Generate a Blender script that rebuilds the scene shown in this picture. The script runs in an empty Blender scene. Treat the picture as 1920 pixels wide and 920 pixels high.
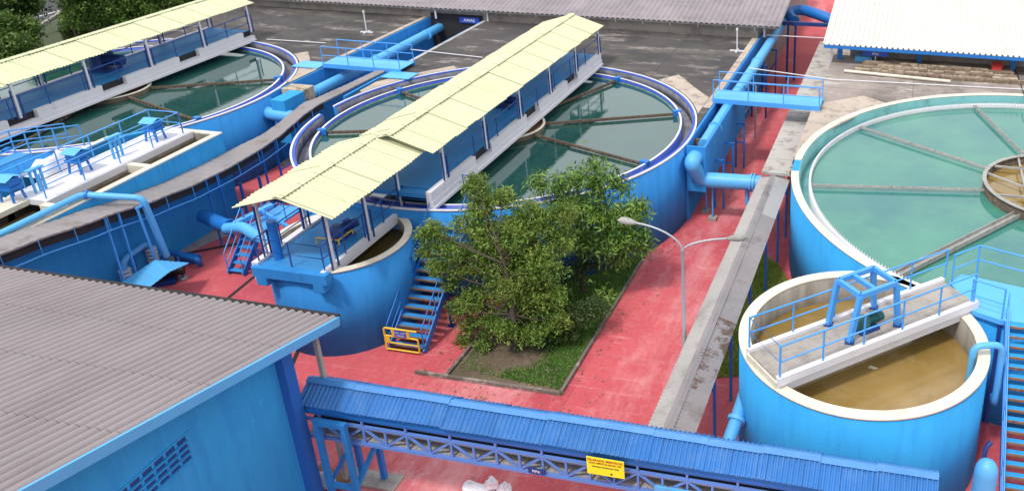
import bpy, math, random
import numpy as np
from mathutils import Vector, Matrix
random.seed(7); rng = np.random.default_rng(7)
sc = bpy.context.scene
COL = sc.collection
PI = math.pi
V3 = Vector
# ------------------------------------------------------------------ camera model (fitted to the tank rims and building lines)
F, PX, PY = 1645.9, 1383.3, 283.05
YAW, PITCH, ROLL, CH = -0.20759, 0.40669, 0.00564, 20.0
_fwd = V3((math.sin(YAW)*math.cos(PITCH), math.cos(YAW)*math.cos(PITCH), -math.sin(PITCH)))
_r0 = V3((math.cos(YAW), -math.sin(YAW), 0)); _u0 = _r0.cross(_fwd)
_r = math.cos(ROLL)*_r0 + math.sin(ROLL)*_u0; _u = -math.sin(ROLL)*_r0 + math.cos(ROLL)*_u0
CAM = V3((0, 0, CH))
def ray(px, py): return _fwd + _r*((px-PX)/F) - _u*((py-PY)/F)
def W(px, py, z):
    d = ray(px, py); t = (z-CH)/d.z; return V3((t*d.x, t*d.y, z))
def atY(px, py, Y):
    d = ray(px, py); t = Y/d.y; return CAM + d*t
def atX(px, py, X):
    d = ray(px, py); t = X/d.x; return CAM + d*t
# ------------------------------------------------------------------ materials
def new_mat(name):
    m = bpy.data.materials.new(name); m.use_nodes = True
    nt = m.node_tree; nt.nodes.clear()
    out = nt.nodes.new('ShaderNodeOutputMaterial'); b = nt.nodes.new('ShaderNodeBsdfPrincipled')
    nt.links.new(b.outputs[0], out.inputs[0]); return m, nt, b, out
def N(nt, t, **kw):
    n = nt.nodes.new(t)
    for k, v in kw.items():
        if k in n.inputs: n.inputs[k].default_value = v
        else: setattr(n, k, v)
    return n
def c4(c): return (c[0], c[1], c[2], 1)
def noise(nt, scale, detail=4, rough=.6, stretch=(1, 1, 1), off=0):
    g = N(nt, 'ShaderNodeNewGeometry'); mp = N(nt, 'ShaderNodeMapping')
    mp.inputs['Scale'].default_value = stretch; mp.inputs['Location'].default_value = (off, off*.7, off*.3)
    nt.links.new(g.outputs['Position'], mp.inputs[0])
    n = N(nt, 'ShaderNodeTexNoise'); n.inputs['Scale'].default_value = scale
    n.inputs['Detail'].default_value = detail; n.inputs['Roughness'].default_value = rough
    nt.links.new(mp.outputs[0], n.inputs['Vector']); return n.outputs['Fac']
def ramp(nt, fac, a, b):
    r = N(nt, 'ShaderNodeMapRange'); r.inputs[1].default_value = a; r.inputs[2].default_value = b
    nt.links.new(fac, r.inputs[0]); return r.outputs[0]
def mix(nt, fac, A, B):
    m = N(nt, 'ShaderNodeMix', data_type='RGBA')
    if isinstance(fac, float): m.inputs[0].default_value = fac
    else: nt.links.new(fac, m.inputs[0])
    for i, c in ((6, A), (7, B)):
        if isinstance(c, tuple): m.inputs[i].default_value = c4(c)
        else: nt.links.new(c, m.inputs[i])
    return m.outputs[2]
def scl(c, k): return tuple(min(1, x*k) for x in c)
def mul(nt, a, k):
    m = N(nt, 'ShaderNodeMath', operation='MULTIPLY'); nt.links.new(a, m.inputs[0])
    if isinstance(k, (int, float)): m.inputs[1].default_value = k
    else: nt.links.new(k, m.inputs[1])
    return m.outputs[0]
def painted(name, col, rough=.55, var=.12, stain=None, stain_amt=.25, s_lo=.55, s_hi=.7, s_scale=.5, streak=False, bump=.0, fine=9, metal=0, stretch=None, grid=None, drips=None):
    m, nt, b, out = new_mat(name)
    c = mix(nt, ramp(nt, noise(nt, .35, 3), .3, .7), scl(col, 1-var), scl(col, 1+var))
    c = mix(nt, mul(nt, ramp(nt, noise(nt, fine, 3, .7, off=3), .35, .75), .35), c, scl(col, 1-2.2*var))
    if stain:
        st = stretch or ((1, 1, .12) if streak else (1, 1, 1))
        f = ramp(nt, noise(nt, s_scale, 6, .72, st, 11), s_lo, s_hi)
        c = mix(nt, mul(nt, f, stain_amt), c, stain)
    if drips:
        f = ramp(nt, noise(nt, 2.6, 5, .75, (1, 1, .035), 41), .56, .66); g2 = ramp(nt, noise(nt, .45, 4, .6, off=47), .48, .6)
        c = mix(nt, mul(nt, mul(nt, f, g2), .35), c, drips)
        f = ramp(nt, noise(nt, 1.1, 7, .8, off=53), .66, .70); c = mix(nt, mul(nt, f, .45), c, scl(col, 1.6))
    if grid:
        g = N(nt, 'ShaderNodeNewGeometry'); bt = N(nt, 'ShaderNodeTexBrick'); bt.offset = 0
        for k, v in (('Scale', 1.0), ('Brick Width', grid[0]), ('Row Height', grid[1]), ('Mortar Size', grid[2]), ('Bias', 0.)): bt.inputs[k].default_value = v
        bt.inputs['Color1'].default_value = (0, 0, 0, 1); bt.inputs['Color2'].default_value = (1, 1, 1, 1); bt.inputs['Mortar'].default_value = (.5, .5, .5, 1)
        nt.links.new(g.outputs['Position'], bt.inputs['Vector'])
        c = mix(nt, mul(nt, bt.outputs['Color'], grid[3]), c, scl(col, .55)); c = mix(nt, mul(nt, bt.outputs['Fac'], .65), c, scl(col, .3))
    nt.links.new(c, b.inputs['Base Color'])
    b.inputs['Metallic'].default_value = metal
    r = N(nt, 'ShaderNodeMapRange'); r.inputs[3].default_value = max(0, rough-.12); r.inputs[4].default_value = min(1, rough+.15)
    nt.links.new(noise(nt, 1.3, 4, off=5), r.inputs[0]); nt.links.new(r.outputs[0], b.inputs['Roughness'])
    if bump:
        bp = N(nt, 'ShaderNodeBump'); bp.inputs['Strength'].default_value = bump; bp.inputs['Distance'].default_value = .03
        nt.links.new(noise(nt, 14, 5, off=9), bp.inputs['Height']); nt.links.new(bp.outputs[0], b.inputs['Normal'])
    return m
M = {}
M['wall'] = painted('blue wall paint', (.024, .255, .64), .85, .09, (.008, .13, .46), .4, .46, .66, 2.2, True, .3, drips=(.03, .09, .22))
M['wall_light'] = painted('light blue wall paint', (.024, .325, .70), .85, .09, (.010, .18, .54), .4, .46, .68, 2.2, True, .3, drips=(.05, .13, .27))
M['deckblue'] = painted('blue deck paint', (.03, .26, .62), .6, .14, (.11, .17, .25), .4, .5, .75, 1.2, False, .2)
M['lightblue'] = painted('light blue pipe paint', (.10, .42, .80), .45, .08, (.16, .24, .34), .4, .56, .72, 2.2, False, .1)
M['midblue'] = painted('mid blue steel paint', (.015, .17, .55), .45, .1, (.02, .06, .14), .3, .56, .75, 2.5, False, .1)
M['railblue'] = painted('bright blue rail paint', (.07, .34, .80), .4, .08)
M['navy'] = painted('navy trim paint', (.025, .075, .46), .5, .1, (.25, .28, .42), .4, .55, .72, 1.5)
M['grassy'] = painted('green algae', (.10, .20, .10), .8, .2, (.30, .36, .22), .6, .5, .65, 4)
M['channelgrey'] = painted('grey stained channel', (.20, .20, .22), .7, .15, (.06, .06, .07), .7, .45, .65, 1.5, False, .3)
M['railnavy'] = painted('navy blue rail paint', (.015, .085, .34), .5, .12)
M['darkblue'] = painted('dark blue steel paint', (.012, .05, .22), .5, .12)
M['roofblue'] = painted('blue roof sheet', (.030, .17, .48), .6, .14, (.09, .23, .50), .6, .48, .70, 1.6, grid=(.94, 5, .01, .25))
M['white'] = painted('white paint', (.70, .68, .72), .6, .05, (.32, .27, .24), .35, .55, .75, 1.6, False, .15)
M['rim'] = painted('cream coping', (.68, .63, .52), .75, .07, (.22, .17, .12), .55, .55, .72, 1.8, False, .3)
M['concrete'] = painted('bare concrete', (.36, .32, .29), .9, .12, (.12, .10, .09), .6, .48, .68, 1.2, False, .5)
M['concrete_pale'] = painted('pale concrete', (.44, .41, .38), .9, .1, (.16, .12, .10), .7, .50, .64, 1.1, False, .5)
M['innerwall'] = painted('tank inner concrete', (.30, .27, .23), .85, .12, (.09, .07, .05), .7, .42, .7, 1.6, True, .4)
M['tealwall'] = painted('teal stained channel wall', (.13, .35, .36), .7, .12, (.05, .13, .10), .6, .48, .7, 1.2, False, .3)
M['yellowroof'] = painted('pale yellow green roof sheet', (.585, .595, .385), .7, .05, (.28, .30, .12), .4, .56, .70, 3.2, False, .12, grid=(40, .92, .022, .14))
M['greyroof'] = painted('grey fibre cement roof', (.29, .25, .26), .88, .06, (.17, .135, .13), .35, .45, .70, .8, False, .35, stretch=(1, .35, 1), grid=(1.05, 2.3, .012, .12))
M['greyroof_far'] = painted('grey far roof', (.31, .27, .29), .85, .07, (.16, .14, .15), .6, .45, .7, .6, False, .35, grid=(1.08, 2.2, .015, .2))
M['whiteroof'] = painted('white roof sheet', (.66, .645, .59), .6, .04, (.50, .46, .38), .4, .48, .72, .8, grid=(1.24, 5.5, .012, .08))
M['greysheet'] = painted('weathered grey sheet', (.26, .235, .24), .9, .12, (.10, .075, .06), .6, .54, .68, .9, False, .4)
M['greysheet2'] = painted('pale weathered and lit sheet', (.37, .35, .34), .9, .1, (.20, .17, .15), .5, .54, .68, 1.2, False, .4)
M['greysheet_rust'] = painted('corroded grey sheet', (.26, .235, .24), .9, .12, (.10, .055, .035), .9, .47, .54, 1.1, False, .4)
M['kerbstone'] = painted('dirty kerb', (.17, .14, .12), .95, .2, (.40, .34, .30), .7, .52, .62, 2.5, False, .5)
M['steel'] = painted('galvanised steel', (.42, .45, .48), .45, .08, metal=.4)
M['arm'] = painted('rusty brown steel', (.10, .075, .055), .85, .2, (.25, .19, .12), .6, .5, .7, 4)
M['armpale'] = painted('pale weathered steel', (.36, .35, .33), .8, .15, (.12, .11, .09), .6, .5, .7, 3)
M['yellow'] = painted('yellow paint', (.78, .50, .04), .5, .1, (.30, .15, .03), .4, .58, .7, 5)
M['signyellow'] = painted('yellow banner', (.85, .80, .03), .5, .03)
M['redtext'] = painted('red lettering', (.45, .04, .01), .6, .05)
M['black'] = painted('black', (.015, .015, .015), .6, .1)
M['darkgap'] = painted('dark recess', (.02, .02, .022), .9, .1)
M['greenmotor'] = painted('dark green motor paint', (.015, .10, .10), .45, .15)
M['red'] = painted('red paint', (.62, .05, .05), .5, .1)
M['bark'] = painted('bark', (.085, .065, .05), .95, .25, bump=.6)
M['brick'] = painted('stacked timber and bricks', (.26, .18, .12), .9, .25, (.50, .42, .32), .8, .44, .56, 3, False, .6)
M['brick2'] = painted('weathered timber', (.17, .13, .09), .9, .25, (.36, .24, .18), .7, .48, .6, 6, False, .6)
M['rust'] = painted('rusty wood plank', (.24, .12, .06), .9, .2, (.06, .04, .03), .7, .5, .65, 4, False, .5)
M['cream_corr'] = painted('cream box', (.5, .42, .3), .9, .1, (.1, .08, .06), .8, .45, .6, 3)
M['roofcap'] = painted('pale blue ridge cap', (.055, .22, .54), .5, .12, (.12, .30, .60), .5, .5, .7, 2)
M['navywall'] = painted('deep blue corner strip', (.014, .13, .48), .75, .1)
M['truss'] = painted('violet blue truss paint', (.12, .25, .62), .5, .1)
M['bag'] = painted('white woven bag', (.72, .70, .74), .7, .08, (.60, .06, .08), .9, .63, .66, 3.2, False, .4)
def pavement_mat():
    m, nt, b, out = new_mat('red painted pavement')
    A = (.57, .098, .108); B = (.42, .050, .072)
    c = mix(nt, ramp(nt, noise(nt, .11, 4, .6), .38, .62), A, B)
    g = N(nt, 'ShaderNodeNewGeometry'); bt = N(nt, 'ShaderNodeTexBrick')
    for k, v in (('Scale', 1.0), ('Brick Width', 4.3), ('Row Height', 5.1), ('Mortar Size', .018), ('Bias', -.2)): bt.inputs[k].default_value = v
    bt.inputs['Color1'].default_value = (.35, .35, .35, 1); bt.inputs['Color2'].default_value = (.8, .8, .8, 1); bt.inputs['Mortar'].default_value = (.05, .05, .05, 1)
    nt.links.new(g.outputs['Position'], bt.inputs['Vector'])
    c = mix(nt, mul(nt, ramp(nt, bt.outputs['Color'], .3, .85), .5), c, (.72, .13, .14))
    c = mix(nt, mul(nt, ramp(nt, bt.outputs['Fac'], .0, 1.), .35), c, (.40, .20, .19))
    # worn, whitish chalky patches
    f = ramp(nt, noise(nt, .20, 9, .78, (1, .35, 1), 2), .52, .70); c = mix(nt, mul(nt, f, .65), c, (.74, .40, .40))
    f = ramp(nt, noise(nt, 1.6, 8, .8, (.25, 2.2, 1), 62), .56, .70); c = mix(nt, mul(nt, f, .5), c, (.78, .42, .42))
    vo = N(nt, 'ShaderNodeTexVoronoi', feature='DISTANCE_TO_EDGE'); vo.inputs['Scale'].default_value = .28; g3 = N(nt, 'ShaderNodeNewGeometry')
    va = N(nt, 'ShaderNodeVectorMath', operation='MULTIPLY_ADD'); va.inputs[1].default_value = (1, 1, 1); nz = N(nt, 'ShaderNodeTexNoise'); nz.inputs['Scale'].default_value = 1.3; nz.inputs['Detail'].default_value = 6
    nt.links.new(g3.outputs['Position'], nz.inputs['Vector']); nt.links.new(nz.outputs['Color'], va.inputs[0]); nt.links.new(g3.outputs['Position'], va.inputs[2]); nt.links.new(va.outputs[0], vo.inputs['Vector'])
    f = ramp(nt, vo.outputs['Distance'], .012, .0); c = mix(nt, mul(nt, mul(nt, f, ramp(nt, noise(nt, .3, 3, off=70), .5, .65)), .28), c, (.22, .06, .06))
    f = ramp(nt, noise(nt, 5.5, 6, .85, off=4), .52, .75); c = mix(nt, mul(nt, f, .4), c, (.78, .34, .36))
    f = ramp(nt, noise(nt, .9, 8, .7, off=21), .60, .72); c = mix(nt, mul(nt, f, .6), c, (.32, .05, .07))
    f = ramp(nt, noise(nt, .23, 9, .8, (1, .5, 1), 33), .615, .67); c = mix(nt, mul(nt, f, .5), c, (.60, .42, .42))
    f = ramp(nt, noise(nt, 9, 5, .8, off=44), .3, .45); c = mix(nt, mul(nt, f, .30), (.36, .03, .06), c) if False else c
    nt.links.new(c, b.inputs['Base Color']); b.inputs['Roughness'].default_value = .75
    bp = N(nt, 'ShaderNodeBump'); bp.inputs['Strength'].default_value = .35; bp.inputs['Distance'].default_value = .02
    nt.links.new(noise(nt, 11, 6, .7), bp.inputs['Height']); nt.links.new(bp.outputs[0], b.inputs['Normal'])
    return m
M['pave'] = pavement_mat()
def deck_mat(name, base, dark, pale, thr):
    m, nt, b, out = new_mat(name)
    c = mix(nt, ramp(nt, noise(nt, .25, 6, .65), .35, .65), base, dark)
    f = ramp(nt, noise(nt, .5, 9, .8, (.55, 1.8, 1), 6), thr, thr+.07); c = mix(nt, mul(nt, f, .8), c, pale)
    f = ramp(nt, noise(nt, .16, 7, .7, (.6, 1.6, 1), 16), .55, .68); c = mix(nt, mul(nt, f, .5), c, scl(pale, .7))
    f = ramp(nt, noise(nt, .22, 8, .75, off=26), .52, .62); c = mix(nt, mul(nt, f, .7), c, scl(dark, .55)); f = ramp(nt, noise(nt, .35, 7, .7, off=36), .56, .66); c = mix(nt, mul(nt, f, .5), c, (.07, .075, .04))
    g = N(nt, 'ShaderNodeNewGeometry'); bt = N(nt, 'ShaderNodeTexBrick')
    for k, v in (('Scale', 1.0), ('Brick Width', 7.4), ('Row Height', 4.2), ('Mortar Size', .03), ('Offset', 0.)): 
        if k == 'Offset': bt.offset = 0
        else: bt.inputs[k].default_value = v
    nt.links.new(g.outputs['Position'], bt.inputs['Vector'])
    c = mix(nt, mul(nt, bt.outputs['Fac'], .6), c, scl(dark, .5))
    nt.links.new(c, b.inputs['Base Color']); b.inputs['Roughness'].default_value = .85
    bp = N(nt, 'ShaderNodeBump'); bp.inputs['Strength'].default_value = .4; bp.inputs['Distance'].default_value = .03
    nt.links.new(noise(nt, 6, 6, .7), bp.inputs['Height']); nt.links.new(bp.outputs[0], b.inputs['Normal'])
    return m
M['deck'] = deck_mat('dark weathered concrete deck', (.085, .072, .07), (.042, .038, .04), (.30, .26, .235), .55)
M['deck2'] = deck_mat('pale stained concrete deck', (.36, .30, .27), (.22, .18, .165), (.50, .44, .40), .54)
M['deckrim'] = painted('pale worn deck edge', (.46, .38, .32), .9, .15, (.14, .11, .10), .6, .5, .64, 1.5, False, .4)
def water_mat(name, deep, shallow, rough=.03, ior=1.6, foam=None):
    m, nt, b, out = new_mat(name)
    c = mix(nt, ramp(nt, noise(nt, .22, 5, .6), .35, .65), deep, shallow)
    if foam:
        f = ramp(nt, noise(nt, .7, 8, .75, (1, 1, 1), 8), .55, .75); c = mix(nt, mul(nt, f, .6), c, foam)
    nt.links.new(c, b.inputs['Base Color'])
    b.inputs['Roughness'].default_value = rough; b.inputs['IOR'].default_value = ior
    bp = N(nt, 'ShaderNodeBump'); bp.inputs['Strength'].default_value = .05; bp.inputs['Distance'].default_value = .05
    nt.links.new(noise(nt, 3.5, 4, .6), bp.inputs['Height']); nt.links.new(bp.outputs[0], b.inputs['Normal'])
    return m
M['water_green'] = water_mat('still green water', (.012, .055, .048), (.018, .078, .064), .02, 2.4)
M['water_teal'] = water_mat('teal water', (.03, .17, .165), (.07, .26, .185), .05, 1.75, foam=(.10, .27, .17))
M['water_brown'] = water_mat('muddy water', (.20, .125, .026), (.34, .23, .085), .08, 1.6, foam=(.40, .31, .18))
M['water_dark'] = water_mat('dark brown water', (.04, .03, .012), (.085, .06, .025), .08, 1.4)
def leaf_mat(name, a, bcol, c2):
    m, nt, b, out = new_mat(name)
    g = N(nt, 'ShaderNodeNewGeometry')
    c = mix(nt, g.outputs['Random Per Island'], a, bcol)
    c = mix(nt, mul(nt, ramp(nt, noise(nt, 1.1, 3, .6), .45, .65), .75), c, c2)
    nt.links.new(c, b.inputs['Base Color']); b.inputs['Roughness'].default_value = .5
    tr = N(nt, 'ShaderNodeBsdfTranslucent'); nt.links.new(c, tr.inputs[0])
    ms = N(nt, 'ShaderNodeMixShader'); ms.inputs[0].default_value = .3
    nt.links.new(b.outputs[0], ms.inputs[1]); nt.links.new(tr.outputs[0], ms.inputs[2]); nt.links.new(ms.outputs[0], out.inputs[0])
    return m
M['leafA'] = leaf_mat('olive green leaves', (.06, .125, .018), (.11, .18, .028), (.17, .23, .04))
M['leafB'] = leaf_mat('bright green leaves', (.09, .21, .03), (.19, .34, .05), (.28, .44, .08))
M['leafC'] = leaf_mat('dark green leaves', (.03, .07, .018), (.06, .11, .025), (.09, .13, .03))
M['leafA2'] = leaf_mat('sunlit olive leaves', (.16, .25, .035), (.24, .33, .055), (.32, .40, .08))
M['leafE'] = leaf_mat('light roadside leaves', (.12, .24, .03), (.20, .33, .05), (.26, .36, .08))
M['leafD'] = leaf_mat('roadside leaves', (.05, .12, .02), (.10, .17, .035), (.16, .22, .05))
def grass_mat():
    m, nt, b, out = new_mat('grass')
    c = mix(nt, ramp(nt, noise(nt, .8, 6, .7), .4, .6), (.035, .10, .02), (.075, .15, .03))
    f = ramp(nt, noise(nt, .35, 6, .7, off=7), .56, .66); c = mix(nt, mul(nt, f, .8), c, (.13, .09, .06))
    nt.links.new(c, b.inputs['Base Color']); b.inputs['Roughness'].default_value = .9; return m
M['grass'] = grass_mat()
M['soil'] = painted('brown soil', (.13, .095, .06), .95, .2, (.24, .20, .17), .5, .5, .7, 2.5, False, .6)
M['ground'] = painted('bare ground', (.06, .075, .035), .95, .2, (.04, .08, .02), .8, .45, .6, .12, False, .3)
M['asphalt'] = painted('asphalt', (.055, .055, .06), .9, .12, bump=.3)
# ------------------------------------------------------------------ mesh building
class MB:
    def __init__(s): s.v = []; s.f = []; s.smooth = []
    def add(s, vs, fs, sm=False):
        o = len(s.v); s.v += [tuple(p) for p in vs]; s.f += [tuple(i+o for i in f) for f in fs]; s.smooth += [sm]*len(fs); return s
    def box(s, x0, x1, y0, y1, z0, z1):
        vs = [(x, y, z) for z in (z0, z1) for y in (y0, y1) for x in (x0, x1)]
        return s.add(vs, [(0, 2, 3, 1), (4, 5, 7, 6), (0, 1, 5, 4), (1, 3, 7, 5), (3, 2, 6, 7), (2, 0, 4, 6)])
    def beam(s, a, b, w, h=None, up=(0, 0, 1)):
        h = h or w; a = V3(a); b = V3(b); d = (b-a).normalized(); u = V3(up)
        if abs(d.dot(u)) > .98: u = V3((0, 1, 0))
        x = d.cross(u).normalized(); y = x.cross(d).normalized()
        vs = [p + x*sx*w/2 + y*sy*h/2 for p in (a, b) for sx, sy in ((-1, -1), (1, -1), (1, 1), (-1, 1))]
        return s.add(vs, [(0, 1, 2, 3), (7, 6, 5, 4), (0, 4, 5, 1), (1, 5, 6, 2), (2, 6, 7, 3), (3, 7, 4, 0)])
    def tube(s, pts, r, n=10, cap=True):
        pts = [V3(p) for p in pts]; rs = r if isinstance(r, (list, tuple)) else [r]*len(pts)
        vs = []; prev = None
        for i, p in enumerate(pts):
            d = (pts[min(i+1, len(pts)-1)] - pts[max(i-1, 0)]).normalized()
            if prev is None:
                up = V3((0, 0, 1)) if abs(d.z) < .9 else V3((1, 0, 0)); x = d.cross(up).normalized()
            else: x = (prev - d*prev.dot(d)).normalized()
            prev = x; y = d.cross(x)
            vs += [p + (x*math.cos(2*PI*k/n) + y*math.sin(2*PI*k/n))*rs[i] for k in range(n)]
        fs = [(i*n+k, i*n+(k+1) % n, (i+1)*n+(k+1) % n, (i+1)*n+k) for i in range(len(pts)-1) for k in range(n)]
        s.add(vs, fs, True)
        if cap:
            s.add(vs[:n], [tuple(range(n))[::-1]]); s.add(vs[-n:], [tuple(range(n))])
        return s
    def ring(s, cx, cy, r0, r1, z0, z1, a0=0., a1=2*PI, n=128):
        full = abs(a1-a0-2*PI) < 1e-6; m = n if full else n+1; vs = []
        for k in range(m):
            a = a0+(a1-a0)*k/n; c, q = math.cos(a), math.sin(a)
            vs += [(cx+r0*c, cy+r0*q, z0), (cx+r1*c, cy+r1*q, z0), (cx+r1*c, cy+r1*q, z1), (cx+r0*c, cy+r0*q, z1)]
        for k in range(n):
            a = 4*k; b = 4*((k+1) % m)
            s.add([], [])
            s.f += [(a+i, b+i, b+(i+1) % 4, a+(i+1) % 4) if False else (len(s.v)+a+i, len(s.v)+a+(i+1) % 4, len(s.v)+b+(i+1) % 4, len(s.v)+b+i) for i in range(4)]
            s.smooth += [False, True, False, True]
        if not full:
            o = len(s.v); s.f += [(o, o+3, o+2, o+1), (o+4*n, o+4*n+1, o+4*n+2, o+4*n+3)]; s.smooth += [False]*2
        s.v += vs; return s
    def disc(s, cx, cy, r, z, n=128):
        return s.add([(cx+r*math.cos(2*PI*k/n), cy+r*math.sin(2*PI*k/n), z) for k in range(n)], [tuple(range(n))])
    def prism(s, poly, z0, z1):
        n = len(poly); vs = [(p[0], p[1], z0) for p in poly] + [(p[0], p[1], z1) for p in poly]
        area = sum(poly[i][0]*poly[(i+1) % n][1]-poly[(i+1) % n][0]*poly[i][1] for i in range(n))
        fs = [tuple(range(n))[::-1], tuple(range(n, 2*n))] + [(i, (i+1) % n, n+(i+1) % n, n+i) for i in range(n)]
        if area < 0: fs = [f[::-1] for f in fs]
        return s.add(vs, fs)
    def sheet(s, a, b, c, d, pitch, amp, thick=.0, per=6, trap=False, groove=False):
        """corrugated sheet: a->b is across the ribs, a->d along the ribs"""
        a, b, c, d = map(V3, (a, b, c, d)); L = ((b-a).length+(c-d).length)/2; n = max(2, int(L/pitch*per))
        nrm = (b-a).cross(d-a).normalized()
        if nrm.z < 0: nrm = -nrm
        vs = []
        for i in range(n+1):
            t = i/n; ph = (t*L/pitch) % 1
            h = (amp if ph < .3 else (-amp*.6)) if trap else (amp*(2*abs(math.sin(PI*ph))**.7-1) if groove else amp*math.sin(2*PI*ph))
            for p, q in ((a, b), (d, c)):
                vs.append(p.lerp(q, t)+nrm*h)
        fs = [(2*i, 2*i+2, 2*i+3, 2*i+1) for i in range(n)]
        s.add(vs, fs, not trap)
        lo = [v - nrm*(.02+thick) for v in vs]
        s.add(lo, [f[::-1] for f in fs], not trap)
        # edges
        o = 2*(n+1); s.add(vs+lo, [(2*i, o+2*i, o+2*i+2, 2*i+2) for i in range(n)] + [(2*i+1, 2*i+3, o+2*i+3, o+2*i+1) for i in range(n)]
              + [(0, 1, o+1, o), (2*n, o+2*n, o+2*n+1, 2*n+1)])
        return s
    def build(s, name, mat, parent=None, bevel=0):
        me = bpy.data.meshes.new(name)
        off = V3((0, 0, 0))
        if parent is not None:
            q = parent
            while q is not None: off += q.location; q = q.parent
        me.from_pydata([(p[0]-off.x, p[1]-off.y, p[2]-off.z) for p in s.v], [], s.f)
        if s.smooth: me.polygons.foreach_set('use_smooth', s.smooth)
        me.materials.append(M[mat] if isinstance(mat, str) else mat); me.update()
        o = bpy.data.objects.new(name, me); COL.objects.link(o)
        if parent is not None: o.parent = parent
        if bevel:
            md = o.modifiers.new('bevel', 'BEVEL'); md.width = bevel; md.segments = 2; md.limit_method = 'ANGLE'
        return o
def tag(o, label=None, cat=None, group=None, kind=None):
    for k, v in (('label', label), ('category', cat), ('group', group), ('kind', kind)):
        if v: o[k] = v
    return o
def thing(name, loc, label, cat, group=None):
    o = bpy.data.objects.new(name, None); o.location = loc; o.empty_display_size = .3; COL.objects.link(o); return tag(o, label, cat, group)
def copy_tree(o, parent=None):
    c = o.copy(); COL.objects.link(c)
    if parent: c.parent = parent
    for ch in [x for x in bpy.data.objects if x.parent == o]: copy_tree(ch, c)
    return c
def struct(name, mb, mat): return tag(mb.build(name, mat), kind='structure')
def fillet(pts, r, n=6):
    pts = [V3(p) for p in pts]; out = [pts[0]]
    for i in range(1, len(pts)-1):
        p, a, b = pts[i], pts[i-1], pts[i+1]
        k = min(r, (a-p).length*.49, (b-p).length*.49); A = p+(a-p).normalized()*k; B = p+(b-p).normalized()*k
        for j in range(n+1):
            t = j/n; out.append(A*(1-t)**2 + p*2*t*(1-t) + B*t*t)
    out.append(pts[-1]); return out
def flange(p, d, r, t=.06, n=16):
    p = V3(p); d = V3(d).normalized(); return MB().tube([p-d*t, p+d*t], r, n)
def railing(parent, pts, h=1.05, mat='railblue', r=.028, step=1.5, mids=(.5,), base=0.0, name='railing', ends=True):
    """pts: base polyline in 3D. One railing part with its posts as sub-parts"""
    pts = [V3(p) for p in pts]; mb = MB(); up = V3((0, 0, 1))
    for k in (1.,)+tuple(mids):
        mb.tube([p+up*h*k for p in pts], r*(1 if k == 1. else .85), 8)
    ro = mb.build(name, mat, parent)
    done = []
    for i in range(len(pts)-1):
        a, b = pts[i], pts[i+1]; n = max(1, round((b-a).length/step))
        for j in range(n+1):
            p = a.lerp(b, j/n)
            if any((p-q).length < .1 for q in done): continue
            done.append(p); MB().tube([p+up*base, p+up*h], r, 8).build('post', mat, ro)
    return ro
def text_mesh(name, body, size, mat, loc, rot, parent, ext=.004, sx=1.):
    cu = bpy.data.curves.new(name, 'FONT'); cu.body = body; cu.size = size; cu.extrude = ext; cu.align_x = 'CENTER'; cu.align_y = 'CENTER'; cu.offset = size*.02
    t = bpy.data.objects.new('tmp', cu); COL.objects.link(t)
    me = bpy.data.meshes.new_from_object(t.evaluated_get(bpy.context.evaluated_depsgraph_get()))
    bpy.data.objects.remove(t); me.name = name; me.materials.clear(); me.materials.append(M[mat])
    o = bpy.data.objects.new(name, me); COL.objects.link(o); o.parent = parent
    off = V3((0, 0, 0)); q = parent
    while q is not None: off += q.location; q = q.parent
    o.location = V3(loc)-off; o.rotation_euler = rot; o.scale = (sx, 1, 1); return o
# ------------------------------------------------------------------ SETTING
g = MB(); g.add([(-900, -300, -.06), (900, -300, -.06), (900, 1500, -.06), (-900, 1500, -.06)], [(0, 1, 2, 3)]); struct('ground', g, 'ground')
g = MB(); g.add([(-46, 5, 0), (20, 5, 0), (20, 110, 0), (-34, 110, 0), (-34, 38, 0), (-46, 38, 0)], [tuple(range(6))]); struct('pavement', g, 'pave')
# verge and road beyond the left tank
g = MB(); g.add([(-64, -20, .0), (-46.01, -20, .0), (-46.01, 140, .0), (-64, 140, .0)], [(0, 1, 2, 3)]); tag(g.build('grass', 'grass'), kind='stuff')
ra, rb = W(0, 60, 0), W(100, 0, 0); rd = (rb-ra).normalized(); rn = V3((rd.y, -rd.x, 0))
g = MB(); P0 = ra+rn*2.5-rd*60; P1 = ra+rn*2.5+rd*120; P2 = P1-rn*14; P3 = P0-rn*14
g.add([(p.x, p.y, .02) for p in (P0, P1, P2, P3)], [(0, 1, 2, 3)]); struct('road', g, 'asphalt')
g = MB(); la, lb = W(65, 33, .03), W(98, 24, .03); ld = (lb-la).normalized(); ln = V3((ld.y, -ld.x, 0))*.1
for k in range(-6, 8):
    p = la+ld*(k*6); q = p+ld*3; g.add([(w.x, w.y, .03) for w in (p-ln, q-ln, q+ln, p+ln)], [(0, 1, 2, 3)])
struct('road_marking', g, 'white')
g = MB(); g.beam(P0+V3((0, 0, .06)), P1+V3((0, 0, .06)), .25, .2); struct('kerb', g, 'concrete')
# grey concrete strip under the far walkway, drain lines in the red floor
struct('path', MB().prism([(-7.4, 47), (-5.0, 47), (-5.0, 75), (-6.6, 75)], .0, .04), 'concrete_pale')
def drain(a, b, w=.22):
    a = V3(a); b = V3(b); d = (b-a).normalized(); n = V3((d.y, -d.x, 0))*w/2
    return MB().add([(p.x, p.y, .008) for p in (a-n, b-n, b+n, a+n)], [(0, 1, 2, 3)])
for a, b, w in ((W(420, 565, 0), W(487, 510, 0), .16), (W(345, 476, 0), W(455, 455, 0), .22), (W(545, 690, 0), W(560, 655, 0), .15)):
    struct('gutter', drain(a, b, w), 'darkgap')
struct('gutter', drain((-9.3, 57.5, 0), (-6.5, 57.6, 0), .7), 'concrete')
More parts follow.
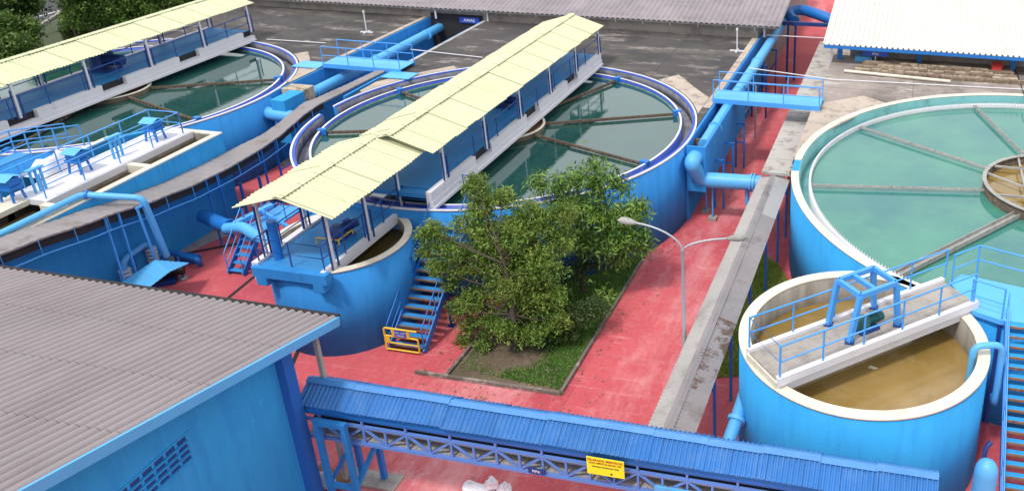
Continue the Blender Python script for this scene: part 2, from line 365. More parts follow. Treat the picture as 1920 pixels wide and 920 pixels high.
# worn grey strip along the wall foot (left yard)
g = MB(); pp = [W(x, y, 0) for x, y in ((300, 480), (345, 458), (400, 434), (440, 422), (452, 432), (400, 452), (352, 474), (330, 500))]
g.add([(p.x, p.y, .006) for p in pp], [tuple(range(len(pp)))]); struct('apron', g, 'concrete')
# decks (roofs of the covered basins, about 4 m up)
C2 = V3((-19.79, 37.38, 0)); C5 = V3((-43.35, 37.55, 0)); C3 = V3((6.56, 35.83, 0)); C4 = V3((-.87, 23.0, 0)); C1 = V3((-20.98, 25.75, 0))
R2, R5, R3, R4, R1 = 9.61, 9.5, 11.5, 3.81, 2.6
def deck_poly(c, R, x0, x1, yback, side='both', gap=.06, n=40):
    """region in front bounded by the tank circle, back at yback"""
    pts = []
    R += gap
    a0 = math.acos(max(-1, min(1, (x1-c.x)/R))); a1 = math.acos(max(-1, min(1, (x0-c.x)/R)))
    for k in range(n+1):
        a = a0+(a1-a0)*k/n; pts.append((c.x+R*math.cos(a), c.y+R*math.sin(a)))
    return pts
left = [(-34.05, 55), (-34.05, 38.0)] + [(x, y) for x, y in deck_poly(C5, R5, -50, -34.1, 55)] + [(-50, 55)]
tag(MB().prism(left, 0, 4.0).build('concrete_deck', 'deck'), kind='structure')
mid = [(-29.7, 54.9), (-29.7, 43.8), (-29.35, 39.2)] + list(reversed([(x, y) for x, y in deck_poly(C2, R2, -29.3, -10.25, 55)])) + [(-10.25, 54.9)]
tag(MB().prism(mid, 0, 4.0).build('concrete_deck', 'deck'), kind='structure')
right = [(-5.0, 52.45), (-5.0, 35.8)] + list(reversed([(x, y) for x, y in deck_poly(C3, R3, -4.95, 18, 55)])) + [(18, 52.45)]
tag(MB().prism(right, 0, 4.0).build('concrete_deck', 'deck2'), kind='structure')
# pale worn deck margins: thin slabs lying on the deck beside the tank rims and pipe channels
g = MB()
g.box(-10.6, -10.22, 41.5, 54.8, 4.0, 4.035); struct('deck_edge', g, 'deckrim')
struct('deck_edge', MB().box(-34.35, -34.02, 40.3, 54.9, 4.0, 4.035), 'deckrim')
struct('deck_edge', MB().box(-29.72, -29.5, 44.0, 54.8, 4.0, 4.035), 'concrete_pale')
def rim_patch(c, R, w, a0, a1, xmin, xmax, n=40):
    cl = lambda p: (min(max(p[0], xmin), xmax), p[1])
    A = [a0+(a1-a0)*k/n for k in range(n+1)]
    inn = [(c.x+(R+.08)*math.cos(a), c.y+(R+.08)*math.sin(a)) for a in A]
    out = [(c.x+(R+w*(1+.25*math.sin(7*a)))*math.cos(a), c.y+(R+w*(1+.25*math.sin(7*a)))*math.sin(a)) for a in A]
    g = MB(); v = [(p[0], p[1], 4.008) for p in map(cl, inn)]+[(p[0], p[1], 4.008) for p in map(cl, out)]
    g.add(v, [(k, n+1+k, n+2+k, k+1) for k in range(n)]); struct('deck_edge', g, 'deckrim')
rim_patch(C2, R2, 1.4, .12, .95, -40, -10.65)
rim_patch(C2, R2, .8, 2.3, 2.9, -29.45, 0)
rim_patch(C5, R5, .9, .15, .9, -60, -34.4)
struct('deck_edge', MB().prism([(-5.05, 36), (-4.2, 39.2), (-2.4, 42.6), (-1.2, 44.2), (-2.6, 45.2), (-5.05, 43.2)], 4.0, 4.012), 'deckrim')
# facings of the pipe channels (blue painted deck sides)
def facing(name, mb, label, cat, mat='wall'): return tag(mb.build(name, mat), label, cat)
facing('channel_wall', MB().box(-34.0, -33.9, 38.0, 55.0, .0, 3.98), 'blue channel wall on the far side of the left pipe trough', 'wall')
facing('channel_wall', MB().box(-29.86, -29.72, 39.0, 55.0, .0, 3.98), 'blue channel wall under the walkway end of the left pipe trough', 'wall')
facing('channel_wall', MB().box(-10.23, -10.12, 36.6, 57.0, .0, 3.98), 'blue wall of the dark deck beside the long straight pipe', 'wall')
struct('channel_floor', MB().box(-33.9, -29.86, 38, 60, .0, .05), 'concrete')
# ------------------------------------------------------------------ TANKS
def ang(c, px, py, z):
    p = W(px, py, z); return math.atan2(p.y-c.y, p.x-c.x)
def clarifier(c, R, label, arms, gap=None, wallmat='wall', fw=2.0):
    t = thing('clarifier_tank', (c.x, c.y, 0), label, 'tank')
    a0, a1 = gap if gap else (0, 2*PI)
    MB().ring(c.x, c.y, R-.20, R, 0, 3.93, n=160).build('wall', wallmat, t) if not gap else MB().ring(c.x, c.y, R-.20, R, 0, 3.93, a0, a1, 150).build('wall', wallmat, t)
    MB().ring(c.x, c.y, R-.20, R-.07, 3.93, 3.99, a0, a1, 150).build('coping', 'navy', t)
    MB().ring(c.x, c.y, R-.07, R+.015, 3.93, 4.01, a0, a1, 150).build('rim_edge', 'white', t)
    MB().ring(c.x, c.y, R-.74, R-.20, 2.9, 3.35, n=128).build('channel_floor', 'channelgrey', t)
    MB().ring(c.x, c.y, R-.215, R-.20, 3.36, 3.925, a0, a1, 150).build('inner_lining', 'channelgrey', t)
    w = MB().ring(c.x, c.y, R-.84, R-.74, 1.0, 3.82, n=160).build('weir_wall', 'navy', t)
    MB().ring(c.x, c.y, R-.85, R-.755, 3.82, 3.85, n=160).build('weir_top', 'white', w)
    MB().ring(c.x, c.y, R-.93, R-.85, 3.40, 3.64, n=160).build('algae_band', 'grassy', w)
    MB().disc(c.x, c.y, R-.84, 3.6).build('water', 'water_green', t)
    for a in arms:
        d = V3((math.cos(a), math.sin(a), 0)); p = V3((c.x, c.y, 3.72))
        am = MB().beam(p+d*fw, p+d*(R-.9), .08, .14)
        n = int((R-1-fw)/.34)
        for k in range(n):
            q = p+d*(fw+.2+k*.34); s = V3((-d.y, d.x, 0)); am.beam(q-s*.10, q+s*.10, .10, .07)
        ao = am.build('scraper_arm', 'arm', t)
        MB().beam(p+d*(R-1.1)+V3((0, 0, .05)), p+d*(R-.7)+V3((0, 0, .05)), .25, .3).build('bracket', 'midblue', ao)
    f = MB().ring(c.x, c.y, fw-.06, fw, 3.3, 3.82, n=64).build('feedwell', 'arm', t)
    MB().ring(c.x, c.y, fw-.09, fw+.03, 3.82, 3.87, n=64).build('feedwell_rim', 'rim', f)
    MB().disc(c.x, c.y, fw-.07, 3.68, 48).build('feedwell_floor', 'rust', f)
    MB().tube([(c.x, c.y, 0), (c.x, c.y, 3.95)], .5, 24).build('column', 'concrete', t)
    return t
M['channelgrey'] = painted('grey stained channel', (.20, .20, .22), .7, .15, (.06, .06, .07), .7, .45, .65, 1.5, False, .3)
GR = painted('green algae', (.10, .22, .10), .8, .2, (.30, .36, .22), .6, .5, .65, 4)
gA = ang(C2, 596, 214, 4); gB = ang(C2, 628, 199, 4)
armsC2 = [ang(C2, 1278, 212, 3.75), ang(C2, 1192, 303, 3.75), ang(C2, 1165, 147, 3.75), ang(C2, 735, 166, 3.75), ang(C2, 596, 248, 3.75)]
clarifier(C2, R2, 'large round blue tank of green water in the centre, behind the leafy tree', armsC2, (gA % (2*PI), gB % (2*PI)+2*PI))
armsC5 = [ang(C5, 530, 148, 3.75), ang(C5, 357, 221, 3.75), ang(C5, 38, 270, 3.75)]
clarifier(C5, R5, 'large round blue tank of green water at the upper left edge of the site', armsC5)
# --- right tank
t3 = thing('clarifier_tank', (C3.x, C3.y, 0), 'large open round tank of teal water with no roof over it', 'tank')
gA3, gB3 = ang(C3, 1486, 322, 4), ang(C3, 1490, 300, 4)
MB().ring(C3.x, C3.y, R3-.30, R3, 0, 4.0, n=160).build('wall', 'wall_light', t3)
MB().ring(C3.x, C3.y, R3-.31, R3+.015, 4.0, 4.05, (gA3+.0) % (2*PI), (gB3 % (2*PI))+2*PI-.04*0, 150).build('coping', 'rim', t3)
MB().ring(C3.x, C3.y, R3-.36, R3-.30, 2.5, 3.99, n=160).build('inner_lining', 'tealwall', t3)
MB().ring(C3.x, C3.y, R3-.76, R3-.36, 2.5, 3.2, n=160).build('channel_floor', 'tealwall', t3)
wv = MB().ring(C3.x, C3.y, R3-.84, R3-.76, 2.5, 3.72, n=160)
w = wv.build('weir_wall', 'white', t3)
nb = MB(); nv = []; NT = 1680
for k in range(NT):
    a = 2*PI*k/NT; zt = 3.80 if k % 4 < 2 else 3.66
    for rr, zz in ((R3-.86, 3.55), (R3-.845, 3.55), (R3-.845, zt), (R3-.86, zt)): nv.append((C3.x+rr*math.cos(a), C3.y+rr*math.sin(a), zz))
nb.add(nv, [(4*k+i, 4*k+(i+1) % 4, (4*k+4) % (4*NT)+(i+1) % 4, (4*k+4) % (4*NT)+i) for k in range(NT) for i in range(4)])
nb.build('weir_plate', 'white', w)
MB().disc(C3.x, C3.y, R3-.82, 3.5).build('water', 'water_teal', t3)
fw3 = 3.25
def arm3(a, r0, r1, trough=False):
    d = V3((math.cos(a), math.sin(a), 0)); p = V3((C3.x, C3.y, 3.66)); s = V3((-d.y, d.x, 0)); mb = MB()
    if trough:
        mb.beam(p+d*r0-V3((0, 0, .06)), p+d*r1-V3((0, 0, .06)), .26, .05); mb.beam(p+d*r0-s*.14, p+d*r1-s*.14, .03, .2); mb.beam(p+d*r0+s*.14, p+d*r1+s*.14, .03, .2)
    else:
        mb.beam(p+d*r0-s*.05, p+d*r1-s*.05, .03, .07); mb.beam(p+d*r0+s*.05, p+d*r1+s*.05, .03, .07)
        for k in range(int((r1-r0)/.7)):
            q = p+d*(r0+.35+k*.7); mb.beam(q-s*.1, q+s*.1, .05, .05)
    return mb
for px, py, tr in ((1522, 347, False), (1603, 235, False), (1815, 186, False), (1707, 503, True)):
    arm3(ang(C3, px, py, 3.66), fw3, R3-.86, tr).build('radial_trough', 'armpale', t3)
fwl = MB().ring(C3.x, C3.y, fw3-.06, fw3, 2.9, 3.95, n=72).build('feedwell', 'arm', t3)
MB().ring(C3.x, C3.y, fw3-.12, fw3+.05, 3.95, 4.0, n=72).build('feedwell_rim', 'armpale', fwl)
MB().disc(C3.x, C3.y, fw3-.07, 3.55, 64).build('feedwell_water', 'water_brown', fwl)
for k, (a, b) in enumerate(((2.1, 4.2), (2.6, .4), (3.6, 5.9), (2.9, 5.2))):
    MB().beam((C3.x+(fw3-.1)*math.cos(a), C3.y+(fw3-.1)*math.sin(a), 3.9), (C3.x+(fw3-.1)*math.cos(b), C3.y+(fw3-.1)*math.sin(b), 3.9), .09, .08).build('brace', 'armpale', fwl)
# --- front right tank (thickener)
t4 = thing('thickener_tank', (C4.x, C4.y, 0), 'smaller light blue tank of brown water with an open concrete bridge', 'tank')
MB().ring(C4.x, C4.y, R4-.32, R4, 0, 3.98, n=128).build('wall', 'wall_light', t4)
MB().ring(C4.x, C4.y, R4-.345, R4+.02, 3.98, 4.05, n=128).build('coping', 'rim', t4)
MB().ring(C4.x, C4.y, R4-.35, R4-.32, 2.2, 3.975, n=128).build('inner_lining', 'innerwall', t4)
MB().disc(C4.x, C4.y, R4-.33, 3.05).build('water', 'water_brown', t4)
# --- front left tank, under the end of the long roof
t1 = thing('thickener_tank', (C1.x, C1.y, 0), 'small dark-water blue tank under the near end of the long yellowish roof', 'tank')
MB().ring(C1.x, C1.y, R1-.24, R1, 0, 3.5, n=112).build('wall', 'wall', t1)
MB().ring(C1.x, C1.y, R1-.26, R1+.02, 3.5, 3.56, n=112).build('coping', 'rim', t1)
MB().ring(C1.x, C1.y, R1-.265, R1-.24, 2.2, 3.495, n=112).build('inner_lining', 'innerwall', t1)
MB().disc(C1.x, C1.y, R1-.25, 3.0, 96).build('water', 'water_dark', t1)
# corbels under the cantilevered bridge end
for x in (-22.3, -20.0):
    MB().box(x-.22, x+.22, 22.98, 23.9, 2.95, 3.32).build('corbel', 'wall', t1, .03)
# ------------------------------------------------------------------ ROOFED BRIDGES
def motor(parent_mat, loc, rot, label, s=1., mat='greenmotor'):
    t = thing('gear_motor', loc, label, 'motor'); x, y, z = loc
    MB().box(x-.45*s, x+.45*s, y-.3*s, y+.3*s, z, z+.12*s).build('base_frame', 'darkblue', t)
    MB().tube([(x-.15*s, y, z+.12*s), (x-.15*s, y, z+.5*s), (x-.15*s, y, z+.62*s)], [.28*s, .28*s, .16*s], 18).build('gearbox', mat, t)
    MB().tube([(x+.02*s, y, z+.38*s), (x+.62*s, y, z+.38*s)], .17*s, 16).build('motor_body', mat, t)
    mb = MB()
    for k in range(7): mb.tube([(x+(.14+.06*k)*s, y, z+.38*s), (x+(.16+.06*k)*s, y, z+.38*s)], .20*s, 16)
    mb.build('cooling_fins', mat, t)
    MB().tube([(x+.62*s, y, z+.38*s), (x+.74*s, y, z+.38*s)], .185*s, 16).build('fan_cover', mat, t)
    MB().box(x+.2*s, x+.42*s, y-.07*s, y+.07*s, z+.56*s, z+.68*s).build('terminal_box', mat, t)
    t.rotation_euler = (0, 0, rot); return t
def bridge(x0, x1, y0, y1, zdeck, ridge_x, ex0, ex1, ry0, ry1, ez, rz, label, deckmat='deckblue', slim=False):
    t = thing('roofed_bridge', ((x0+x1)/2, (y0+y1)/2, zdeck), label, 'bridge')
    MB().box(x0+.12, x1-.32, y0, y1, zdeck-.18, zdeck).build('deck', deckmat, t)
    # right hand girder: upper white curb, slot openings, lower beam
    g = MB().box(x1-.30, x1-.12, y0, y1, zdeck-.36, zdeck+.04) if slim else MB().box(x1-.30, x1-.02, y0, y1, zdeck-.62, zdeck-.30).box(x1-.02, x1+.06, y0, y1, zdeck-.64, zdeck-.52)
    g.build('girder', 'white', t)
    g = MB(); y = y0
    while y < y1-.3 and not slim:
        L = 3.7; g.box(x1-.30, x1-.06, y, min(y+L, y1), zdeck-.298, zdeck+.10); y += L+1.5
    if not slim: g.build('curb', 'white', t)
    if not slim: MB().box(x1-.315, x1-.305, y0, y1, zdeck-.5, zdeck+.03).build('opening_shade', 'darkgap', t)  # dark panel standing in for the shade inside the curb openings
    MB().box(x0-.16, x0+.10, y0, y1, zdeck-.62, zdeck+.10).build('girder', 'white', t)
    # roof: two slopes of ribbed sheet, ridge cap, eave purlins
    n = max(1, round((ry1-ry0)/4.4)); 
    for side, ex in ((1, ex1), (-1, ex0)):
        mb = MB(); m2 = MB()
        k = 0; seg = .92; ns = round((ry1-ry0)/seg); 
        for i in range(ns):
            ya = ry0+(ry1-ry0)*i/ns; yb = ry0+(ry1-ry0)*(i+1)/ns+.03; j = rng.uniform(-.012, .012); jz = .02*(i % 2)
            mb.sheet((ridge_x, ya, rz+jz+j), (ridge_x, yb, rz+jz+j), (ex+side*rng.uniform(-.02, .03), yb, ez+jz+j), (ex+side*rng.uniform(-.02, .03), ya, ez+jz+j), .19, .022, per=6)
        mb.build('roof', 'yellowroof', t)
    MB().sheet((ridge_x-.2, ry0-.02, rz+.01), (ridge_x-.2, ry1+.02, rz+.01), (ridge_x, ry1+.02, rz+.065), (ridge_x, ry0-.02, rz+.065), .31, .006).sheet((ridge_x, ry0-.02, rz+.065), (ridge_x, ry1+.02, rz+.065), (ridge_x+.2, ry1+.02, rz+.01), (ridge_x+.2, ry0-.02, rz+.01), .31, .006).build('ridge_cap', 'yellowroof', t)
    fr = MB()
    for ex, s in ((ex0, 1), (ex1, -1)): fr.beam((ex+s*.3, ry0+.1, ez+.0), (ex+s*.3, ry1-.1, ez+.0), .06, .1)
    fr.beam((ridge_x, ry0+.1, rz-.12), (ridge_x, ry1-.1, rz-.12), .06, .1)
    n = max(2, round((ry1-ry0)/4.2))
    ys = [ry0+.9+(ry1-ry0-1.5)*k/n for k in range(n+1)]
    for y in ys:
        fr.beam((ex0+.15, y, ez-.06), (ex1-.15, y, ez-.06), .06, .08)
        fr.beam((ex0+.15, y, ez-.03), (ridge_x, y, rz-.1), .05, .07); fr.beam((ridge_x, y, rz-.1), (ex1-.15, y, ez-.03), .05, .07)
        for x in (x0+.0, x1-.16):
            MB().beam((x, y, zdeck-.05), (x, y, ez-.04), .11, .11).build('roof_post', 'white', t)
            for dy in (-.17, .17): MB().beam((x+.07, y+dy, zdeck-.1), (x+.07, y+dy, ez-.3 if dy < 0 else zdeck+1.05), .05, .05).build('steel_upright', 'darkblue', t)
    fr.build('roof_frame', 'darkblue', t)
    return t, ys
bA, _ = bridge(-21.55, -18.22, 28.0, 47.3, 4.6, -20.12, -22.0, -18.2, 28.4, 47.75, 6.24, 6.84, 'long pale yellow green roofed bridge across the central green tank')
for x in (-18.36, -21.55): railing(bA, [(x, 29.6 if x > -20 else 28.2, 4.6), (x, 47.2, 4.6)], 1.05, 'railnavy', .028, 2.1)
railing(bA, [(-21.5, 47.2, 4.6), (-18.4, 47.2, 4.6)], 1.05, 'yellow', .02, 1.5)
bB, _ = bridge(-22.55, -19.65, 23.15, 28.35, 3.68, -20.78, -22.68, -18.75, 22.85, 28.75, 6.12, 6.70, 'short lower roofed bridge over the small blue tank, roof end facing the camera', slim=True)
MB().box(-22.62, -19.62, 22.98, 23.3, 3.28, 3.70).build('end_beam', 'wall', bB, .02)
railing(bB, [(-22.5, 28.2, 3.68), (-22.5, 23.3, 3.68), (-19.85, 23.3, 3.68), (-19.85, 28.2, 3.68)], 1.0, 'railnavy', .028, 1.4)
bC, _ = bridge(-44.95, -41.75, 27.0, 47.2, 4.6, -43.75, -45.6, -41.8, 26.6, 47.7, 6.3, 6.85, 'pale yellow green roofed bridge across the upper left green tank')
for x in (-41.9, -44.95): railing(bC, [(x, 27, 4.6), (x, 47.1, 4.6)], 1.05, 'railnavy', .028, 2.1)
# blue upright beside the near post, motors, yellow guard
tag(MB().tube([(-22.05, 23.75, 3.68), (-22.05, 23.75, 5.2)], .16, 16).build('standpipe', 'midblue'), 'blue standpipe on the near end of the small roofed bridge', 'pipe')
p = W(632, 452, 3.68); motor(None, (p.x, p.y+.3, 3.68), 1.2, 'dark blue gear motor on the small roofed bridge by a yellow guard', .95, 'darkblue')
t = thing('guard_rail', (p.x, p.y, 3.68), 'low yellow guard rail in front of the motor on the small roofed bridge', 'rail')
MB().tube(fillet([(p.x-.6, p.y-.35, 3.68), (p.x-.6, p.y-.35, 3.95), (p.x+.35, p.y-.35, 3.95), (p.x+.35, p.y+.5, 3.95), (p.x+.35, p.y+.5, 3.68)], .08), .03, 8).build('bar', 'yellow', t)
MB().tube([(p.x+.35, p.y-.35, 3.68), (p.x+.35, p.y-.35, 3.95)], .03, 8).build('post', 'yellow', t)
p = W(945, 200, 4.6); motor(None, (p.x, p.y, 4.6), 0, 'dark blue gear motor on the central roofed bridge deck', 1.0, 'darkblue')
p = W(196, 132, 4.6); motor(None, (p.x, p.y, 4.6), .2, 'large dark blue drive motor on the upper left roofed bridge', 1.6, 'darkblue')
# ------------------------------------------------------------------ STAIRS
def stairs(name, x0, x1, ya, za, yb, zb, n, label, mat='deckblue', rail='railblue', nosing=None, chk=True):
    """rises from (ya,za) to (yb,zb)"""
    t = thing(name, ((x0+x1)/2, ya, za), label, 'stairs')
    for x in (x0, x1): MB().beam((x, ya, za+.05), (x, yb, zb-.05), .06, .26).build('stringer', 'midblue', t)
    run = (yb-ya)/n; rise = (zb-za)/n
    for k in range(n):
        y = ya+run*(k+.5); z = za+rise*(k+.8)
        tr = MB().box(x0+.04, x1-.04, min(y-run*.46, y+run*.46), max(y-run*.46, y+run*.46), z-.04, z).build('tread', mat, t)
        if nosing: 
            yy = y-run*.46; MB().box(x0+.045, x1-.045, yy-.02, yy+.035, z-.05, z+.008).build('nosing', nosing, tr)
    for x in (x0, x1): railing(t, [(x, ya, za+.1), (x, yb, zb+.1)], .95, rail, .022, 1.45, (.45,), name='handrail')
    return t
stairs('steel_stairs', -18.42, -17.0, 24.15, 0, 28.45, 3.55, 15, 'blue steel stairs beside the small roofed tank, shut off by a yellow gate', nosing='rust', rail='midblue')
# landing
t = thing('landing_platform', (-18.6, 29, 3.5), 'blue landing at the top of the stairs behind the tree', 'platform')
MB().prism([(-20.3, 28.42), (-16.9, 28.42), (-16.9, 29.85), (-18.0, 30.1), (-18.2, 29.7), (-20.3, 29.7)], 3.32, 3.56).build('deck', 'deckblue', t)
railing(t, [(-16.95, 28.5, 3.56), (-16.95, 29.8, 3.56), (-18.0, 30.0, 3.56)], 1.05, 'midblue', .025, 1.2)
railing(t, [(-20.2, 28.46, 3.56), (-18.45, 28.46, 3.56)], 1.05, 'midblue', .025, 1.7)
for x, y in ((-17.05, 28.6), (-19.4, 29.5)): MB().beam((x, y, 0), (x, y, 3.32), .12).build('leg', 'darkblue', t)
pb = W(847, 610, 0)
t2 = thing('stair_prop', (pb.x, pb.y, 0), 'thin dark steel prop bracing the stairs from the right side', 'post')
MB().beam((pb.x, pb.y, 0), (pb.x, pb.y, 2.1), .08).build('post', 'darkblue', t2); MB().beam((pb.x, pb.y, .95), (-17.0, pb.y, .95), .06).build('strut', 'darkblue', t2)
MB().box(pb.x-.12, pb.x+.12, pb.y-.12, pb.y+.12, 0, .02).build('base_plate', 'darkblue', t2)
def gate(x0, x1, y, z, h, label, sign=True):
    t = thing('safety_gate', ((x0+x1)/2, y, z), label, 'gate')
    MB().tube(fillet([(x0, y, z+.08), (x0, y, z+h), (x1, y, z+h)], .1), .04, 10).build('frame', 'yellow', t)
    MB().tube(fillet([(x0, y, z+h*.68), (x1, y, z+h*.68), (x1, y, z+.12), (x0, y, z+.12)], .08), .035, 10).build('frame', 'yellow', t)
    MB().tube([(x0, y, z+h*.40), (x1, y, z+h*.40)], .03, 10).build('bar', 'yellow', t)
    MB().box(x0+.03, x0+.2, y-.03, y+.01, z+h*.40, z+h*.66).build('hinge_plate', 'yellow', t)
    if sign:
        c = (x0+x1)/2
        for s in (-1, 1): MB().box(c+s*.30-.06, c+s*.30+.06, y-.03, y+.01, z+h*.68, z+h).build('bracket', 'yellow', t)
        sg = MB().box(c-.235, c+.235, y-.045, y-.02, z+h*.70, z+h*.96).build('sign_plate', 'navy', t)
        text_mesh('lettering', 'HATI - HATI', .085, 'white', (c, y-.05, z+h*.88), (PI/2, 0, 0), sg, .002)
        text_mesh('lettering', 'TANGGA', .085, 'white', (c, y-.05, z+h*.77), (PI/2, 0, 0), sg, .002)
    return t
gate(-18.45, -17.1, 24.0, 0, 1.05, 'yellow tubular gate with a small sign at the foot of the stairs')
pg = W(798, 372, 3.6); pg2 = W(828, 377, 3.6)
gate(pg.x, pg2.x, pg.y, 3.56, .95, 'small yellow gate on the landing at the entrance to the central bridge', False)
# right hand stairs and its platform
stairs('steel_stairs', 3.5, 5.3, 19.75, 0, 24.62, 4.15, 20, 'wide blue stairs with rusty tread edges at the right edge of the picture', nosing='rust', mat='wall_light')
t = thing('landing_platform', (3.6, 25.5, 4.0), 'light blue landing between the open concrete bridge and the wide stairs', 'platform')
MB().prism([(1.78, 26.6), (2.42, 25.0), (3.35, 24.62), (6.5, 24.62), (6.5, 26.6), (4.2, 26.75), (2.2, 27.2)], 3.98, 4.16).build('deck', 'lightblue', t)
MB().prism([(3.3, 24.7), (3.42, 24.7), (3.42, 26.2), (3.3, 26.2)], 0, 3.97).build('leg', 'darkblue', t)
a = W(1700, 505, 4.2)
railing(t, [(1.85, 26.5, 4.16), (2.7, 27.35, 4.16), (4.4, 26.8, 4.16), (6.5, 26.6, 4.16)], 1.1, 'railblue', .03, 1.3)
railing(t, [(2.42, 25.05, 4.16), (3.38, 24.68, 4.16)], 1.1, 'railblue', .03, 1.2)
# ------------------------------------------------------------------ OPEN CONCRETE BRIDGE (front right tank)
bt = thing('open_bridge', (C4.x, C4.y, 4.3), 'open concrete bridge with white beams and blue railings over the brown water', 'bridge')
A = V3((-3.55, 20.5, 0)); B = V3((2.05, 25.75, 0)); d = (B-A).normalized(); s = V3((d.y, -d.x, 0))  # s: towards camera side
hw = .84
def bp(u, v, z): q = A+d*u+s*v; return V3((q.x, q.y, z))
Lb = (B-A).length
MB().beam(bp(0, 0, 4.27), bp(Lb, 0, 4.27), 2*hw-.2, .12).build('deck', 'concrete', bt)
for v in (-1, 1):
    MB().beam(bp(-.02, v*(hw-.05), 4.30), bp(Lb+.05, v*(hw-.05), 4.30), .17, .28).build('curb', 'white', bt, .015)
    MB().beam(bp(.0, v*(hw-.12), 4.02), bp(Lb-.05, v*(hw-.12), 4.02), .16, .30).build('girder', 'white', bt)
MB().beam(bp(-.0, -hw+.05, 4.12), bp(-.0, hw-.05, 4.12), .12, .30).build('end_beam', 'rim', bt)
railing(bt, [bp(Lb*1.02, -hw+.03, 4.42), bp(.05, -hw+.03, 4.42), bp(.05, hw-.03, 4.42), bp(Lb*.98, hw-.03, 4.42)], 1.05, 'railblue', .03, 1.55)
# lifting frame
fr = thing('lifting_frame', (-.9, 23.2, 4.34), 'light blue four legged steel lifting frame over the motor on the open bridge', 'frame')
feet = [(-1.94, 22.95), (-1.21, 22.17), (-.63, 24.2), (.16, 23.38)]; tops = [(-1.72, 22.98), (-.98, 22.28), (-.72, 23.95), (.02, 23.22)]
for (x, y), (X, Y) in zip(feet, tops):
    lg = MB().beam((x, y, 4.34), (X, Y, 5.9), .15, .15, (1, 1, 0)).build('leg', 'railblue', fr)
    MB().box(x-.14, x+.14, y-.14, y+.14, 4.335, 4.365).build('foot_plate', 'darkblue', lg)
T = [V3((X, Y, 5.92)) for X, Y in tops]
for i, j in ((0, 1), (2, 3), (0, 2), (1, 3)): MB().beam(T[i], T[j], .12, .16).build('top_beam', 'railblue', fr)
MB().beam(T[0].lerp(T[2], .42), T[1].lerp(T[3], .42), .12, .14).build('top_beam', 'railblue', fr)
motor(None, (-.78, 22.95, 4.34), .75, 'dark green gear motor on the open concrete bridge under the frame', .8, 'greenmotor')
# siphon pipe on the rim
sp = thing('rim_pipe', (2.9, 22.9, 0), 'light blue hooked pipe over the rim of the brown water tank', 'pipe')
a0 = W(1824, 676, 3.2); a1 = V3((3.05, 22.9, 4.35))
MB().tube(fillet([(2.42, 22.65, 3.1), (2.42, 22.65, 4.42), (3.28, 22.9, 4.42), (3.28, 22.9, 2.2), (3.3, 23.6, 2.0)], .32), .105, 14).build('pipe', 'lightblue', sp)
MB().tube([(2.42, 22.65, 3.02), (2.42, 22.65, 3.14)], .125, 14).build('nozzle', 'midblue', sp)
# valve stems between tank and stairs
for px, py in ((1848, 760), (1852, 740)):
    q = W(px, py, .0)
tag(MB().tube([(3.05, 21.7, 0), (3.05, 21.7, 1.5), (3.2, 21.9, 1.6)], .07, 10).build('drain_pipe', 'darkblue'), 'thin dark pipe between the brown water tank and the wide stairs', 'pipe')
# floating leaf litter lump on brown water
q = W(1636, 690, 3.05); tag(MB().tube([(q.x-.14, q.y, 3.05), (q.x-.05, q.y+.03, 3.07), (q.x+.03, q.y-.02, 3.08), (q.x+.15, q.y+.03, 3.05)], [.02, .06, .05, .02], 9).build('floating_debris', 'rim'), 'small pale lump floating on the brown water', 'debris')
# big pipes at the bottom right
pt = thing('big_pipe', (-4.2, 20.5, 0), 'light blue flanged pipe end at the left foot of the brown water tank', 'pipe')
pa = atY(1381, 786, 21.0); pbm = atY(1362, 840, 20.2)
MB().tube([(pa.x, pa.y+1.2, pa.z-.0), pa + V3((.0, .2, .0)), pa, pbm, pbm+(pbm-pa)*1.2], .21, 20).build('pipe', 'lightblue', pt)
flange(pa, pa-pbm, .29).build('flange', 'lightblue', pt)
pt = thing('big_pipe', (2.9, 19.8, 0), 'light blue upright round-topped pipe beside the wide stairs', 'pipe')
pc = atY(1851, 872, 19.6)
MB().tube([(pc.x-.05, 19.6, 0), (pc.x, 19.6, pc.z-.25), (pc.x, 19.6, pc.z-.08), (pc.x, 19.6, pc.z+.07), (pc.x, 19.6, pc.z+.16), (pc.x, 19.6, pc.z+.19)], [.32, .32, .30, .23, .12, .02], 24).build('pipe', 'lightblue', pt)
flange((pc.x-.02, 19.6, pc.z-1.3), (0, 0, 1), .42).build('flange', 'lightblue', pt)
# ------------------------------------------------------------------ BIG STRAIGHT PIPES
pr = thing('water_main', (-9.4, 45, 0), 'long straight light blue pipe running away beside the red path', 'pipe')
ZP = 3.75
MB().tube([(-9.55, 37.5, ZP-.1), (-9.5, 45, ZP), (-9.42, 57, ZP), (-9.35, 62.5, ZP+.05)], .30, 20).build('pipe', 'lightblue', pr)
for y in (39.5, 45.0, 50.5, 56.0): flange((-9.48, y, ZP-.02), (0, 1, 0), .36, .04).build('flange', 'lightblue', pr)
for k, y in enumerate((47.5, 51.0, 54.5)):
    f = MB()
    for x in (-9.85, -8.95): f.beam((x, y, 0), (x, y, 3.4), .1)
    f.beam((-9.9, y, 3.4), (-8.9, y, 3.4), .1); f.beam((-9.85, y, 1.2), (-8.95, y, 2.6), .07)
    f.build('support', 'steel' if k == 0 else 'darkblue', pr)
fl = thing('flume_box', (-9.6, 40, 0), 'blue rectangular flume box around the near end of the long straight pipe', 'flume')
MB().box(-9.32, -9.2, 36.5, 45.6, 1.7, 4.0).build('side_wall', 'wall', fl)
MB().box(-10.12, -9.2, 36.4, 36.5, 1.7, 4.0).build('end_wall', 'wall', fl)
MB().box(-10.12, -9.32, 36.5, 45.6, 1.7, 1.85).build('floor', 'wall', fl)
MB().box(-10.1, -9.33, 36.55, 37.95, 3.0, 3.08).build('silt', 'cream_corr', fl)
